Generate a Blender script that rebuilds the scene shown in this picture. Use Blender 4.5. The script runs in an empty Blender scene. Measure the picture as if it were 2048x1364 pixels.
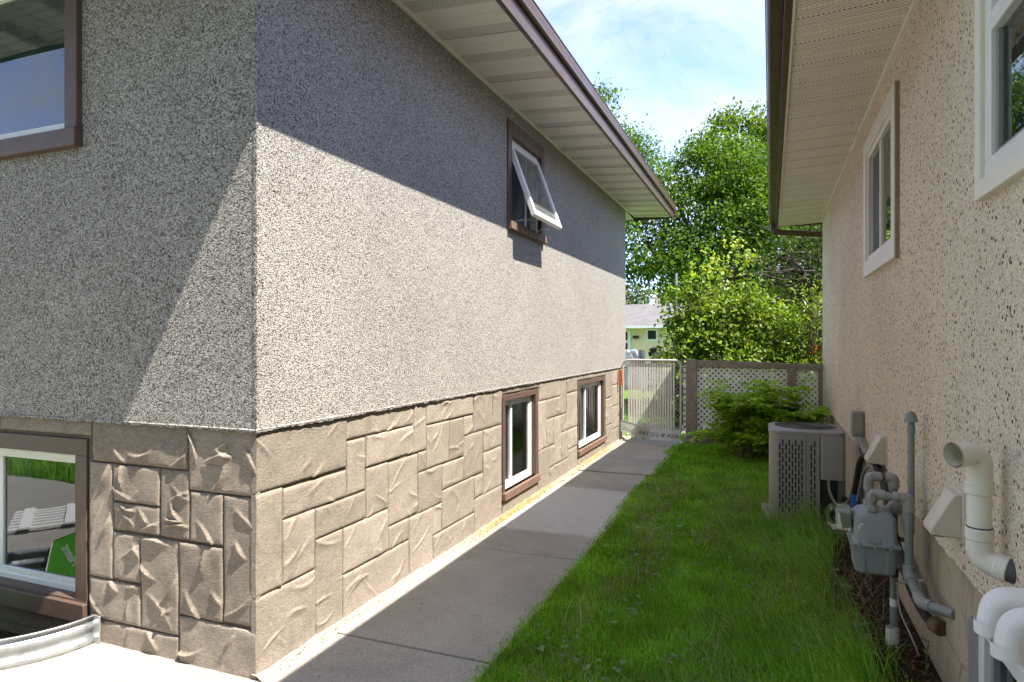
import bpy, bmesh, math, random
import numpy as np
from mathutils import Vector, Matrix, noise as mnoise

# ---------------------------------------------------------------- camera, sky, sun, exposure
sc = bpy.context.scene
R_ = math.radians
cam_d = bpy.data.cameras.new('camera')
cam_d.sensor_width = 36.0
cam_d.lens = 22.85
cam_d.clip_start = 0.05
cam_d.clip_end = 2000
cam = bpy.data.objects.new('camera', cam_d)
sc.collection.objects.link(cam)
cam.location = (0, 0, 1.5)
cam.rotation_euler = (R_(90), 0, R_(21.687))
sc.camera = cam

SUN = Vector((1.0, -0.20, 1.65)).normalized()          # towards the sun
SUN_EL = math.asin(SUN.z)
SUN_AZ = math.atan2(SUN.x, SUN.y)

world = bpy.data.worlds.new('World')
sc.world = world
world.use_nodes = True
wn = world.node_tree.nodes; wl = world.node_tree.links
wn.clear()
sky = wn.new('ShaderNodeTexSky'); sky.sky_type = 'NISHITA'; sky.sun_disc = False
sky.sun_elevation = SUN_EL; sky.sun_rotation = SUN_AZ
sky.air_density = 0.43; sky.dust_density = 0.0; sky.ozone_density = 2.4
tc = wn.new('ShaderNodeTexCoord')
mp = wn.new('ShaderNodeMapping'); mp.inputs['Scale'].default_value = (1.2, 2.4, 3.2); mp.inputs['Rotation'].default_value = (0.2, 0.3, 0.5)
wl.new(tc.outputs['Generated'], mp.inputs['Vector'])
cn = wn.new('ShaderNodeTexNoise'); cn.inputs['Scale'].default_value = 1.9; cn.inputs['Detail'].default_value = 9; cn.inputs['Roughness'].default_value = 0.62; cn.inputs['Distortion'].default_value = 0.6
wl.new(mp.outputs['Vector'], cn.inputs['Vector'])
cr = wn.new('ShaderNodeValToRGB'); cr.color_ramp.elements[0].position = 0.36; cr.color_ramp.elements[1].position = 0.60
cr.color_ramp.elements[1].color = (0.85, 0.85, 0.85, 1)
wl.new(cn.outputs['Fac'], cr.inputs['Fac'])
cm = wn.new('ShaderNodeMix'); cm.data_type = 'RGBA'
cm.inputs['B'].default_value = (1.27, 1.29, 1.36, 1)
wl.new(cr.outputs['Color'], cm.inputs['Factor'])
tint = wn.new('ShaderNodeMix'); tint.data_type = 'RGBA'; tint.blend_type = 'MULTIPLY'; tint.inputs['Factor'].default_value = 1.0
tint.inputs['B'].default_value = (0.92, 0.82, 0.86, 1)
wl.new(sky.outputs['Color'], tint.inputs['A']); wl.new(tint.outputs['Result'], cm.inputs['A'])
bg = wn.new('ShaderNodeBackground'); bg.inputs['Strength'].default_value = 0.15
wl.new(cm.outputs['Result'], bg.inputs['Color'])
wo = wn.new('ShaderNodeOutputWorld'); wl.new(bg.outputs['Background'], wo.inputs['Surface'])

sun_d = bpy.data.lights.new('sun', 'SUN'); sun_d.energy = 2.1; sun_d.angle = R_(0.5); sun_d.color = (1.0, 0.93, 0.83)
sun = bpy.data.objects.new('sun', sun_d); sc.collection.objects.link(sun)
sun.location = (8, -3, 14)
sun.rotation_euler = (-SUN).to_track_quat('-Z', 'Y').to_euler()

sc.view_settings.view_transform = 'Standard'
sc.view_settings.look = 'None'
sc.view_settings.gamma = 1.0
sc.view_settings.use_curve_mapping = False
sc.view_settings.exposure = 2.76
sc.render.engine = 'CYCLES'
sc.cycles.use_denoising = True
sc.cycles.max_bounces = 6
sc.cycles.diffuse_bounces = 4
sc.cycles.glossy_bounces = 3
sc.cycles.use_adaptive_sampling = True
sc.cycles.adaptive_threshold = 0.02
sc.cycles.transparent_max_bounces = 12
sc.cycles.sample_clamp_indirect = 6

random.seed(7)
rng = np.random.default_rng(7)
COL = sc.collection.objects

# ---------------------------------------------------------------- materials
MATS = {}
class NT:
    """small node-tree writer"""
    def __init__(self, name):
        m = bpy.data.materials.new(name); m.use_nodes = True
        self.m = m; self.t = m.node_tree; self.n = self.t.nodes; self.l = self.t.links
        self.bsdf = self.n['Principled BSDF']; self.out = self.n['Material Output']
        MATS[name] = m
        self.geo = None
    def pos(self):
        if not self.geo: self.geo = self.n.new('ShaderNodeNewGeometry')
        return self.geo.outputs['Position']
    def island(self):
        self.pos(); return self.geo.outputs['Random Per Island']
    def objrand(self):
        o = self.n.new('ShaderNodeObjectInfo'); return o.outputs['Random']
    def link(self, a, b): self.l.new(a, b)
    def mapping(self, scale=(1, 1, 1), src=None, rot=(0, 0, 0)):
        k = self.n.new('ShaderNodeMapping'); k.inputs['Scale'].default_value = scale; k.inputs['Rotation'].default_value = rot
        self.link(src or self.pos(), k.inputs['Vector']); return k.outputs['Vector']
    def noise(self, scale, detail=4, rough=0.55, vec=None, dist=0.0):
        k = self.n.new('ShaderNodeTexNoise'); k.inputs['Scale'].default_value = scale; k.inputs['Detail'].default_value = detail
        k.inputs['Roughness'].default_value = rough; k.inputs['Distortion'].default_value = dist
        self.link(vec or self.pos(), k.inputs['Vector']); return k.outputs['Fac']
    def voronoi(self, scale, feature='F1', vec=None, rnd=1.0):
        k = self.n.new('ShaderNodeTexVoronoi'); k.feature = feature; k.inputs['Scale'].default_value = scale
        k.inputs['Randomness'].default_value = rnd
        self.link(vec or self.pos(), k.inputs['Vector']); return k
    def ramp(self, fac, stops):
        k = self.n.new('ShaderNodeValToRGB'); e = k.color_ramp.elements
        while len(e) < len(stops): e.new(0.5)
        for i, (p, c) in enumerate(stops):
            e[i].position = p; e[i].color = (c[0], c[1], c[2], 1) if hasattr(c, '__len__') else (c, c, c, 1)
        self.link(fac, k.inputs['Fac']); return k.outputs['Color']
    def mix(self, fac, a, b, mode='MIX'):
        k = self.n.new('ShaderNodeMix'); k.data_type = 'RGBA'; k.blend_type = mode
        for v, s in ((fac, 'Factor'), (a, 'A'), (b, 'B')):
            inp = [i for i in k.inputs if i.name == s and (i.type == 'VALUE' if s == 'Factor' else i.type == 'RGBA')][0]
            if isinstance(v, (int, float)): inp.default_value = v if s == 'Factor' else (v, v, v, 1)
            elif isinstance(v, tuple): inp.default_value = (*v, 1) if len(v) == 3 else v
            else: self.link(v, inp)
        return [o for o in k.outputs if o.type == 'RGBA'][0]
    def math(self, op, a, b=None, clamp=False):
        k = self.n.new('ShaderNodeMath'); k.operation = op; k.use_clamp = clamp
        for i, v in enumerate((a, b)):
            if v is None: continue
            if isinstance(v, (int, float)): k.inputs[i].default_value = v
            else: self.link(v, k.inputs[i])
        return k.outputs[0]
    def sep(self, vec=None):
        k = self.n.new('ShaderNodeSeparateXYZ'); self.link(vec or self.pos(), k.inputs[0]); return k.outputs
    def bump(self, height, strength=0.5, dist=0.01, prev=None):
        k = self.n.new('ShaderNodeBump'); k.inputs['Strength'].default_value = strength; k.inputs['Distance'].default_value = dist
        self.link(height, k.inputs['Height'])
        if prev: self.link(prev, k.inputs['Normal'])
        return k.outputs['Normal']
    def set(self, color=None, rough=None, normal=None, metal=None, spec=None):
        b = self.bsdf
        if color is not None:
            if isinstance(color, tuple): b.inputs['Base Color'].default_value = (*color, 1)
            else: self.link(color, b.inputs['Base Color'])
        if rough is not None:
            if isinstance(rough, (int, float)): b.inputs['Roughness'].default_value = rough
            else: self.link(rough, b.inputs['Roughness'])
        if normal is not None: self.link(normal, b.inputs['Normal'])
        if metal is not None: b.inputs['Metallic'].default_value = metal
        if spec is not None: b.inputs['Specular IOR Level'].default_value = spec
        return self.m

def paint(name, col, rough=0.5, var=0.12, nscale=9, bump=0.0, metal=0.0, grime=0.0, gscale=2.5, spec=0.5):
    """painted / plain surface with mottling, faint wear and fine relief"""
    t = NT(name)
    n = t.noise(nscale, 5, 0.6)
    lo = tuple(c * (1 - var) for c in col); hi = tuple(min(1, c * (1 + var)) for c in col)
    c = t.ramp(n, [(0.3, lo), (0.7, hi)])
    if grime:
        g = t.ramp(t.noise(gscale, 7, 0.7, dist=0.4), [(0.50, 0.0), (0.72, 1.0)])
        g = t.math('MULTIPLY', g, grime)
        c = t.mix(g, c, tuple(x * 0.45 for x in col))
    nrm = t.bump(t.noise(nscale * 14, 3), 0.25, bump) if bump else None
    r = t.ramp(t.noise(nscale * 2, 4), [(0.3, max(0.02, rough - 0.08)), (0.7, min(1, rough + 0.1))])
    return t.set(c, r, nrm, metal, spec)

# pebble dash of the grey house: angular pale chips, gaps darkened to paint in the tiny shadows between
t = NT('pebble_dash')
v = t.voronoi(165); vd = v.outputs['Distance']; vc = v.outputs['Color']
v2 = t.voronoi(105, vec=t.mapping((1, 1, 1.15)))
s3 = t.sep(vc)
chip = t.ramp(s3[0], [(0.0, (0.09, 0.086, 0.08)), (0.16, (0.22, 0.205, 0.188)), (0.34, (0.355, 0.334, 0.306)), (0.7, (0.45, 0.425, 0.392)), (1.0, (0.57, 0.547, 0.512))])
gap = t.ramp(vd, [(0.50, 1.0), (0.85, 0.30)])
c = t.mix(1.0, chip, gap, 'MULTIPLY')
hole = t.ramp(v2.outputs['Distance'], [(0.62, 1.0), (0.9, 0.4)])
c = t.mix(1.0, c, hole, 'MULTIPLY')
big = t.ramp(t.noise(1.3, 6, 0.6), [(0.3, 0.90), (0.7, 1.06)])
c = t.mix(1.0, c, big, 'MULTIPLY')
c = t.mix(1.0, c, t.ramp(t.noise(48, 2, 0.6), [(0.32, 0.80), (0.5, 1.0), (0.68, 1.08)]), 'MULTIPLY')
hgt = t.math('ADD', t.math('MULTIPLY', vd, -1.0), t.math('MULTIPLY', v2.outputs['Distance'], -0.8))
hgt = t.math('ADD', hgt, t.math('MULTIPLY', s3[1], 0.35))
t.set(c, 0.9, t.bump(hgt, 0.75, 0.0035), spec=0.2)

# beige pebble dash of the neighbour house: fine grit with scattered brown stones
t = NT('grit_dash')
v = t.voronoi(150); s3 = t.sep(v.outputs['Color'])
base = t.ramp(s3[0], [(0.0, (0.46, 0.375, 0.28)), (0.15, (0.70, 0.595, 0.47)), (0.8, (0.84, 0.73, 0.59)), (1.0, (0.90, 0.83, 0.72))])
v2 = t.voronoi(46, vec=t.mapping((1, 1, 1.15))); q = t.sep(v2.outputs['Color'])
sel = t.ramp(q[0], [(0.87, 0.0), (0.88, 1.0)])
near = t.ramp(t.math('ADD', v2.outputs['Distance'], t.math('MULTIPLY', t.noise(160, 2), 0.35)), [(0.46, 1.0), (0.58, 0.0)])
spotc = t.ramp(q[1], [(0.0, (0.05, 0.032, 0.024)), (0.35, (0.12, 0.066, 0.040)), (0.7, (0.24, 0.105, 0.050)), (1.0, (0.36, 0.18, 0.085))])
v3 = t.voronoi(92); q3 = t.sep(v3.outputs['Color'])
tan = t.math('MULTIPLY', t.ramp(q3[0], [(0.72, 0.0), (0.74, 1.0)]), t.ramp(v3.outputs['Distance'], [(0.36, 1.0), (0.5, 0.0)]))
base = t.mix(t.math('MULTIPLY', tan, 0.75), base, t.ramp(q3[1], [(0.0, (0.20, 0.13, 0.085)), (0.5, (0.36, 0.26, 0.18)), (1.0, (0.52, 0.47, 0.42))]))
c = t.mix(t.math('MULTIPLY', sel, near), base, spotc)
c = t.mix(1.0, c, t.ramp(v.outputs['Distance'], [(0.5, 1.0), (0.85, 0.78)]), 'MULTIPLY')
c = t.mix(1.0, c, t.ramp(t.noise(1.1, 6, 0.65), [(0.3, 0.88), (0.7, 1.06)]), 'MULTIPLY')
hgt = t.math('ADD', t.math('MULTIPLY', v.outputs['Distance'], -1.0), t.math('MULTIPLY', s3[1], 0.3))
t.set(c, 0.9, t.bump(hgt, 0.6, 0.004), spec=0.2)

# carved parging (stones) - sandy cement, brushed streaks, slight change from stone to stone
def parging(name, lo, hi, rnd=0.30):
    t = NT(name)
    n1 = t.noise(2.1, 7, 0.62); n2 = t.noise(34, 4, 0.6, vec=t.mapping((1, 1, 3.2)))
    c = t.ramp(n1, [(0.28, lo), (0.72, hi)])
    c = t.mix(0.5, c, t.ramp(n2, [(0.3, tuple(x * 0.75 for x in lo)), (0.7, tuple(min(1, x * 1.12) for x in hi))]))
    r = t.math('ADD', t.math('MULTIPLY', t.objrand(), rnd), 1.0 - rnd * 0.5)
    rr = t.n.new('ShaderNodeCombineColor'); [t.link(r, rr.inputs[i]) for i in range(3)]
    c = t.mix(1.0, c, rr.outputs[0], 'MULTIPLY')
    st = t.ramp(t.noise(5.5, 8, 0.7, dist=0.8), [(0.54, 0.0), (0.70, 1.0)])
    c = t.mix(t.math('MULTIPLY', st, 0.45), c, tuple(x * 0.62 for x in lo))
    c = t.mix(1.0, c, t.ramp(t.noise(130, 3, 0.7), [(0.30, 0.72), (0.5, 1.0), (0.70, 1.16)]), 'MULTIPLY')
    g = t.noise(420, 3, 0.6)
    b = t.bump(g, 0.6, 0.003)
    b = t.bump(t.noise(55, 6, 0.7, vec=t.mapping((1, 1, 2.6))), 0.7, 0.006, b)
    return t.set(c, 0.92, b, spec=0.15)
parging('stone_parging', (0.245, 0.208, 0.168), (0.355, 0.307, 0.254))
parging('mortar', (0.11, 0.088, 0.066), (0.17, 0.14, 0.11), 0.0)
parging('window_parging', (0.38, 0.325, 0.26), (0.47, 0.41, 0.335), 0.0)

# neighbour foundation: trowelled cement with hairline cracks
t = NT('foundation_cement')
n1 = t.noise(1.7, 8, 0.66, dist=0.3)
c = t.ramp(n1, [(0.25, (0.34, 0.275, 0.20)), (0.5, (0.47, 0.395, 0.305)), (0.75, (0.56, 0.485, 0.39))])
w = t.voronoi(1.6, 'DISTANCE_TO_EDGE', vec=t.mapping((1, 1, 1.3), rot=(0.5, 0.2, 0)))
cw = t.math('ADD', w.outputs['Distance'], t.math('MULTIPLY', t.noise(9, 5), 0.035))
crack = t.ramp(cw, [(0.018, 1.0), (0.026, 0.0)])
c = t.mix(t.math('MULTIPLY', crack, 0.55), c, (0.12, 0.09, 0.065))
strk = t.ramp(t.noise(7, 8, 0.75, vec=t.mapping((2, 1, 0.35))), [(0.46, 0.0), (0.68, 1.0)])
c = t.mix(t.math('MULTIPLY', strk, 0.45), c, (0.19, 0.165, 0.135))
b = t.bump(t.noise(300, 3), 0.4, 0.002); b = t.bump(t.noise(22, 6, 0.65), 0.5, 0.006, b)
t.set(c, 0.9, b, spec=0.15)

# sidewalk concrete
def concrete(name, lo, hi, patch=None, spots=0.5):
    t = NT(name)
    c = t.ramp(t.noise(1.1, 8, 0.68, dist=0.5), [(0.28, lo), (0.72, hi)])
    if patch:                                        # newer, paler pour across the middle of the walk
        y = t.sep()[1]
        e = t.math('ADD', y, t.math('MULTIPLY', t.math('SUBTRACT', t.noise(3.5, 5), 0.5), 0.35))
        f1 = t.ramp(t.math('MULTIPLY', e, 0.1), [(0.478, 0.0), (0.487, 1.0)])
        f2 = t.ramp(t.math('MULTIPLY', e, 0.1), [(0.642, 1.0), (0.652, 0.0)])
        f = t.math('MULTIPLY', f1, f2)
        c = t.mix(t.math('MULTIPLY', f, 0.8), c, patch)
    sp = t.ramp(t.noise(8.5, 8, 0.75), [(0.60, 0.0), (0.72, 1.0)])
    c = t.mix(t.math('MULTIPLY', sp, spots), c, tuple(x * 0.55 for x in lo))
    ag = t.ramp(t.noise(190, 2), [(0.30, 0.55), (0.5, 1.0), (0.72, 1.3)])
    c = t.mix(0.8, c, t.mix(1.0, c, ag, 'MULTIPLY'))
    dk = t.ramp(t.noise(40, 4, 0.7), [(0.66, 0.0), (0.72, 1.0)])
    c = t.mix(t.math('MULTIPLY', dk, 0.45), c, (0.07, 0.055, 0.045))
    b = t.bump(t.noise(240, 3), 0.4, 0.002); b = t.bump(t.noise(14, 6, 0.6), 0.35, 0.006, b)
    return t.set(c, 0.88, b, spec=0.2)
concrete('sidewalk_concrete', (0.30, 0.275, 0.240), (0.46, 0.428, 0.378), patch=(0.58, 0.56, 0.525))
concrete('patio_concrete', (0.28, 0.262, 0.235), (0.37, 0.35, 0.318), spots=0.4)
concrete('edge_concrete', (0.30, 0.262, 0.212), (0.40, 0.36, 0.305), spots=0.3)
concrete('pad_concrete', (0.30, 0.29, 0.27), (0.40, 0.39, 0.37))

# soil and mulch
t = NT('soil')
c = t.ramp(t.noise(18, 8, 0.7), [(0.3, (0.018, 0.012, 0.008)), (0.55, (0.05, 0.034, 0.022)), (0.75, (0.11, 0.078, 0.05))])
t.set(c, 0.95, t.bump(t.noise(55, 6, 0.7), 0.9, 0.02), spec=0.15)
t = NT('mulch_chip')
c = t.ramp(t.island(), [(0.0, (0.022, 0.013, 0.009)), (0.5, (0.07, 0.042, 0.026)), (0.85, (0.14, 0.09, 0.055)), (1.0, (0.33, 0.26, 0.19))])
t.set(c, 0.9, spec=0.15)
t = NT('terrain')
c = t.ramp(t.noise(1.2, 8, 0.7), [(0.3, (0.075, 0.15, 0.02)), (0.6, (0.12, 0.22, 0.03)), (0.8, (0.19, 0.19, 0.07))])
t.set(c, 0.95, t.bump(t.noise(40, 6, 0.7), 0.8, 0.03), spec=0.1)
t = NT('litter')
c = t.ramp(t.island(), [(0.0, (0.42, 0.27, 0.10)), (0.6, (0.62, 0.44, 0.19)), (1.0, (0.72, 0.57, 0.30))])
t.set(c, 0.85, spec=0.15)
t = NT('dead_litter')
c = t.ramp(t.island(), [(0.0, (0.06, 0.04, 0.025)), (0.7, (0.16, 0.11, 0.065)), (1.0, (0.34, 0.27, 0.17))])
t.set(c, 0.9, spec=0.15)

def foliage(name, cols, trans=0.38, patch=1.5, gloss=0.06, plo=0.70, phi=1.22):
    """leaf: diffuse + translucent + a little sheen, colour per leaf and drifting over the plant"""
    t = NT(name); t.n.remove(t.bsdf)
    a = t.ramp(t.island(), [(i / (len(cols) - 1), c) for i, c in enumerate(cols)])
    p = t.ramp(t.noise(patch, 4, 0.65), [(0.32, plo), (0.68, phi)])
    c = t.mix(1.0, a, p, 'MULTIPLY')
    d = t.n.new('ShaderNodeBsdfDiffuse'); t.link(c, d.inputs['Color'])
    tr = t.n.new('ShaderNodeBsdfTranslucent')
    t.link(t.mix(1.0, c, (1.35, 1.25, 0.55), 'MULTIPLY'), tr.inputs['Color'])
    g = t.n.new('ShaderNodeBsdfGlossy'); g.inputs['Roughness'].default_value = 0.55
    m1 = t.n.new('ShaderNodeMixShader'); m1.inputs[0].default_value = trans
    t.link(d.outputs[0], m1.inputs[1]); t.link(tr.outputs[0], m1.inputs[2])
    m2 = t.n.new('ShaderNodeMixShader'); m2.inputs[0].default_value = gloss
    t.link(m1.outputs[0], m2.inputs[1]); t.link(g.outputs[0], m2.inputs[2])
    t.link(m2.outputs[0], t.out.inputs['Surface'])
    return t.m
foliage('grass_blade', [(0.10, 0.30, 0.010), (0.17, 0.46, 0.016), (0.25, 0.58, 0.028), (0.50, 0.56, 0.15)], 0.48, 3.2, 0.03, 0.6, 1.3)
foliage('long_grass', [(0.10, 0.30, 0.018), (0.17, 0.45, 0.028), (0.27, 0.56, 0.06), (0.50, 0.56, 0.22)], 0.46, 2.6, 0.03)
foliage('dry_grass', [(0.24, 0.19, 0.09), (0.36, 0.30, 0.17), (0.48, 0.42, 0.27)], 0.2, 2.0, 0.03)
foliage('clover_leaf', [(0.09, 0.21, 0.04), (0.15, 0.29, 0.06), (0.25, 0.36, 0.13)], 0.3, 3)
foliage('elm_leaf', [(0.040, 0.10, 0.008), (0.068, 0.155, 0.011), (0.105, 0.205, 0.015), (0.155, 0.245, 0.022)], 0.46, 1.5, 0.015, 0.55, 1.25)
foliage('maple_leaf', [(0.06, 0.125, 0.008), (0.10, 0.19, 0.011), (0.15, 0.25, 0.016), (0.215, 0.295, 0.028)], 0.46, 1.3, 0.015, 0.55, 1.25)
foliage('dark_leaf', [(0.03, 0.07, 0.010), (0.05, 0.10, 0.014), (0.08, 0.14, 0.020), (0.12, 0.17, 0.03)], 0.4, 0.9, 0.02)
foliage('shrub_leaf', [(0.06, 0.13, 0.011), (0.12, 0.225, 0.015), (0.19, 0.31, 0.022), (0.30, 0.37, 0.04)], 0.48, 2.4, 0.03, 0.6, 1.25)
foliage('ash_leaf', [(0.14, 0.24, 0.016), (0.21, 0.32, 0.024), (0.29, 0.38, 0.04), (0.38, 0.42, 0.07)], 0.48, 1.4, 0.03)
foliage('spirea_leaf', [(0.22, 0.46, 0.012), (0.32, 0.58, 0.018), (0.42, 0.66, 0.03), (0.54, 0.64, 0.09)], 0.5, 2.2, 0.05)
foliage('spirea_plume', [(0.30, 0.24, 0.05), (0.38, 0.32, 0.09), (0.30, 0.33, 0.08)], 0.35, 4)
foliage('far_leaf', [(0.06, 0.11, 0.03), (0.085, 0.145, 0.04), (0.12, 0.18, 0.055)], 0.35, 0.3)
foliage('spruce_needle', [(0.03, 0.06, 0.045), (0.05, 0.085, 0.07), (0.08, 0.12, 0.10)], 0.15, 0.7)
foliage('red_flower', [(0.42, 0.03, 0.05), (0.55, 0.07, 0.10)], 0.3, 4)

t = NT('bark')
c = t.ramp(t.noise(7, 7, 0.7, vec=t.mapping((3, 3, 0.7))), [(0.3, (0.035, 0.026, 0.02)), (0.6, (0.10, 0.078, 0.06)), (0.8, (0.17, 0.14, 0.11))])
t.set(c, 0.95, t.bump(t.noise(16, 6, 0.7, vec=t.mapping((3, 3, 0.6))), 0.9, 0.03), spec=0.1)
t = NT('twig')
t.set(t.ramp(t.noise(12, 5), [(0.3, (0.10, 0.08, 0.065)), (0.7, (0.22, 0.19, 0.16))]), 0.9, spec=0.1)

paint('soffit_vinyl', (0.88, 0.825, 0.755), 0.45, 0.04, 3, grime=0.10)
# perforated aluminium: rows of tiny holes
def perforated(name, col, sx, sy, lo, hi, ax=0, ay=1):
    t = NT(name)
    s = t.sep()
    ca = t.n.new('ShaderNodeCombineXYZ'); t.link(t.math('MULTIPLY', s[ax], sx), ca.inputs[0])
    row = t.math('MULTIPLY', s[ay], sy); t.link(row, ca.inputs[1])
    shift = t.math('MULTIPLY', t.math('FLOOR', row), 0.5)
    fx = t.math('FRACT', t.math('ADD', t.math('MULTIPLY', s[ax], sx), shift)); fy = t.math('FRACT', row)
    dx = t.math('ABSOLUTE', t.math('SUBTRACT', fx, 0.5)); dy = t.math('ABSOLUTE', t.math('SUBTRACT', fy, 0.5))
    h = t.math('MULTIPLY', t.math('LESS_THAN', dx, lo), t.math('LESS_THAN', dy, hi))
    n = t.noise(2.5, 5, 0.6)
    c = t.ramp(n, [(0.3, tuple(x * 0.95 for x in col)), (0.7, tuple(x * 1.05 for x in col))])
    c = t.mix(h, c, (0.035, 0.028, 0.022))
    return t.set(c, 0.45)
perforated('soffit_vented', (0.86, 0.80, 0.73), 95, 95, 0.24, 0.24)
perforated('soffit_slotted', (0.88, 0.81, 0.72), 42, 72, 0.27, 0.15)
paint('brown_aluminium', (0.092, 0.057, 0.036), 0.35, 0.12, 5, grime=0.25, gscale=4)
paint('brown_frame', (0.10, 0.064, 0.048), 0.5, 0.12, 8, grime=0.2)
paint('brown_sill', (0.17, 0.105, 0.078), 0.6, 0.15, 8, grime=0.25)
paint('white_vinyl', (0.76, 0.76, 0.75), 0.35, 0.03, 5, grime=0.08)
paint('cream_trim', (0.80, 0.76, 0.69), 0.45, 0.05, 5, grime=0.12)
paint('tan_jamb', (0.30, 0.235, 0.17), 0.6, 0.15, 5, grime=0.3)
paint('shingle', (0.17, 0.155, 0.145), 0.9, 0.2, 14, 0.004)
paint('room_dark', (0.05, 0.05, 0.055), 0.9, 0.2, 2)
paint('curtain', (0.42, 0.43, 0.44), 0.8, 0.12, 2)
paint('blind', (0.16, 0.27, 0.42), 0.6, 0.05, 2)  # slats tinted blue so their colour carries the mirrored sky
paint('insect_screen', (0.085, 0.09, 0.095), 0.7, 0.1, 3)
paint('galvanised', (0.46, 0.48, 0.49), 0.38, 0.18, 14, metal=0.75, grime=0.15)
paint('galvanised_pipe', (0.50, 0.49, 0.47), 0.5, 0.12, 14, metal=0.4, grime=0.2)
paint('rust_orange', (0.42, 0.12, 0.035), 0.7, 0.2, 20, grime=0.3, gscale=12)
paint('dark_rod', (0.045, 0.035, 0.03), 0.8, 0.2, 10)
paint('slat_white', (0.74, 0.71, 0.66), 0.5, 0.12, 6, grime=0.35, gscale=5)
paint('lattice_white', (0.86, 0.85, 0.83), 0.45, 0.05, 5, grime=0.10)
t = NT('weathered_wood')
g = t.noise(5, 7, 0.65, vec=t.mapping((6, 6, 6)), dist=0.4)
c = t.ramp(g, [(0.3, (0.20, 0.165, 0.13)), (0.55, (0.31, 0.265, 0.22)), (0.75, (0.42, 0.365, 0.31))])
t.set(c, 0.9, t.bump(t.noise(30, 6, 0.7, vec=t.mapping((1, 1, 3))), 0.6, 0.005), spec=0.15)
paint('plate_green', (0.52, 0.58, 0.52), 0.4, 0.08, 12, grime=0.3, gscale=9)
paint('plate_grey', (0.45, 0.44, 0.40), 0.45, 0.1, 12, grime=0.4, gscale=9)
paint('plate_white', (0.72, 0.73, 0.75), 0.35, 0.06, 12, grime=0.25, gscale=9)
paint('plate_ink', (0.03, 0.03, 0.035), 0.5, 0.1, 12)
paint('plate_blue', (0.10, 0.14, 0.32), 0.5, 0.1, 12)
paint('plate_pale', (0.66, 0.69, 0.66), 0.5, 0.05, 12)
paint('air_con_paint', (0.32, 0.31, 0.318), 0.42, 0.06, 4, grime=0.15, gscale=3)
paint('air_con_dark', (0.155, 0.155, 0.165), 0.5, 0.08, 6)
paint('coil', (0.02, 0.02, 0.022), 0.6, 0.2, 30)
paint('fan_guard', (0.10, 0.10, 0.105), 0.45, 0.1, 10)
paint('pipe_grey', (0.235, 0.26, 0.27), 0.48, 0.1, 12, 0.001, grime=0.25, gscale=6)
paint('meter_grey', (0.27, 0.305, 0.33), 0.42, 0.07, 12, 0.0015, grime=0.12, gscale=6)
paint('fitting_grey', (0.31, 0.315, 0.305), 0.55, 0.14, 14, 0.001, grime=0.3, gscale=8)
paint('rust_ring', (0.20, 0.085, 0.04), 0.85, 0.3, 30)
paint('pvc_cream', (0.80, 0.765, 0.68), 0.38, 0.04, 6, grime=0.12, gscale=4)
paint('pvc_white', (0.86, 0.865, 0.87), 0.35, 0.03, 6, grime=0.10, gscale=5)
paint('primer_and_bore_shade', (0.075, 0.078, 0.09), 0.5, 0.3, 20)
paint('hood_metal', (0.62, 0.56, 0.475), 0.45, 0.06, 8, grime=0.2, gscale=5)
paint('conduit_grey', (0.26, 0.265, 0.275), 0.5, 0.08, 8)
paint('box_grey', (0.27, 0.265, 0.255), 0.5, 0.08, 8, grime=0.2)
paint('rubber_black', (0.018, 0.017, 0.018), 0.7, 0.2, 20, 0.002)
paint('foam_end', (0.16, 0.10, 0.06), 0.9, 0.3, 30, 0.004)
paint('blue_plastic', (0.015, 0.09, 0.42), 0.4, 0.1, 10)
paint('sticker', (0.72, 0.74, 0.72), 0.4, 0.1, 40)
paint('sign_green', (0.10, 0.42, 0.03), 0.4, 0.04, 4)
paint('sign_white', (0.78, 0.80, 0.78), 0.4, 0.03, 4)
paint('far_wall', (0.80, 0.64, 0.47), 0.9, 0.08, 2, 0.004, grime=0.15, gscale=0.8)
t = NT('far_shingles')
br = t.n.new('ShaderNodeTexBrick'); br.inputs['Scale'].default_value = 1.0
br.inputs['Brick Width'].default_value = 0.5; br.inputs['Row Height'].default_value = 0.16; br.inputs['Mortar Size'].default_value = 0.012
br.inputs['Color1'].default_value = (0.11, 0.10, 0.10, 1); br.inputs['Color2'].default_value = (0.17, 0.16, 0.16, 1); br.inputs['Mortar'].default_value = (0.09, 0.08, 0.08, 1)
t.link(t.pos(), br.inputs['Vector'])
t.set(t.mix(0.5, br.outputs['Color'], t.ramp(t.noise(4, 6), [(0.3, (0.10, 0.095, 0.095)), (0.7, (0.18, 0.17, 0.17))])), 0.95)
paint('metal_roof', (0.55, 0.52, 0.47), 0.5, 0.08, 2, grime=0.2)
paint('car_white', (0.72, 0.72, 0.72), 0.25, 0.02, 2)
paint('car_glass', (0.02, 0.022, 0.025), 0.08, 0.1, 2)
paint('tyre', (0.02, 0.02, 0.02), 0.85, 0.2, 20)
paint('junk_tan', (0.36, 0.24, 0.16), 0.85, 0.2, 6)
paint('junk_grey', (0.33, 0.31, 0.29), 0.8, 0.2, 6, grime=0.3)
paint('red_paint', (0.42, 0.03, 0.05), 0.5, 0.15, 3)
paint('pole_wood', (0.24, 0.21, 0.185), 0.9, 0.15, 6)
paint('pole_metal', (0.28, 0.30, 0.33), 0.5, 0.1, 6)

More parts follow.
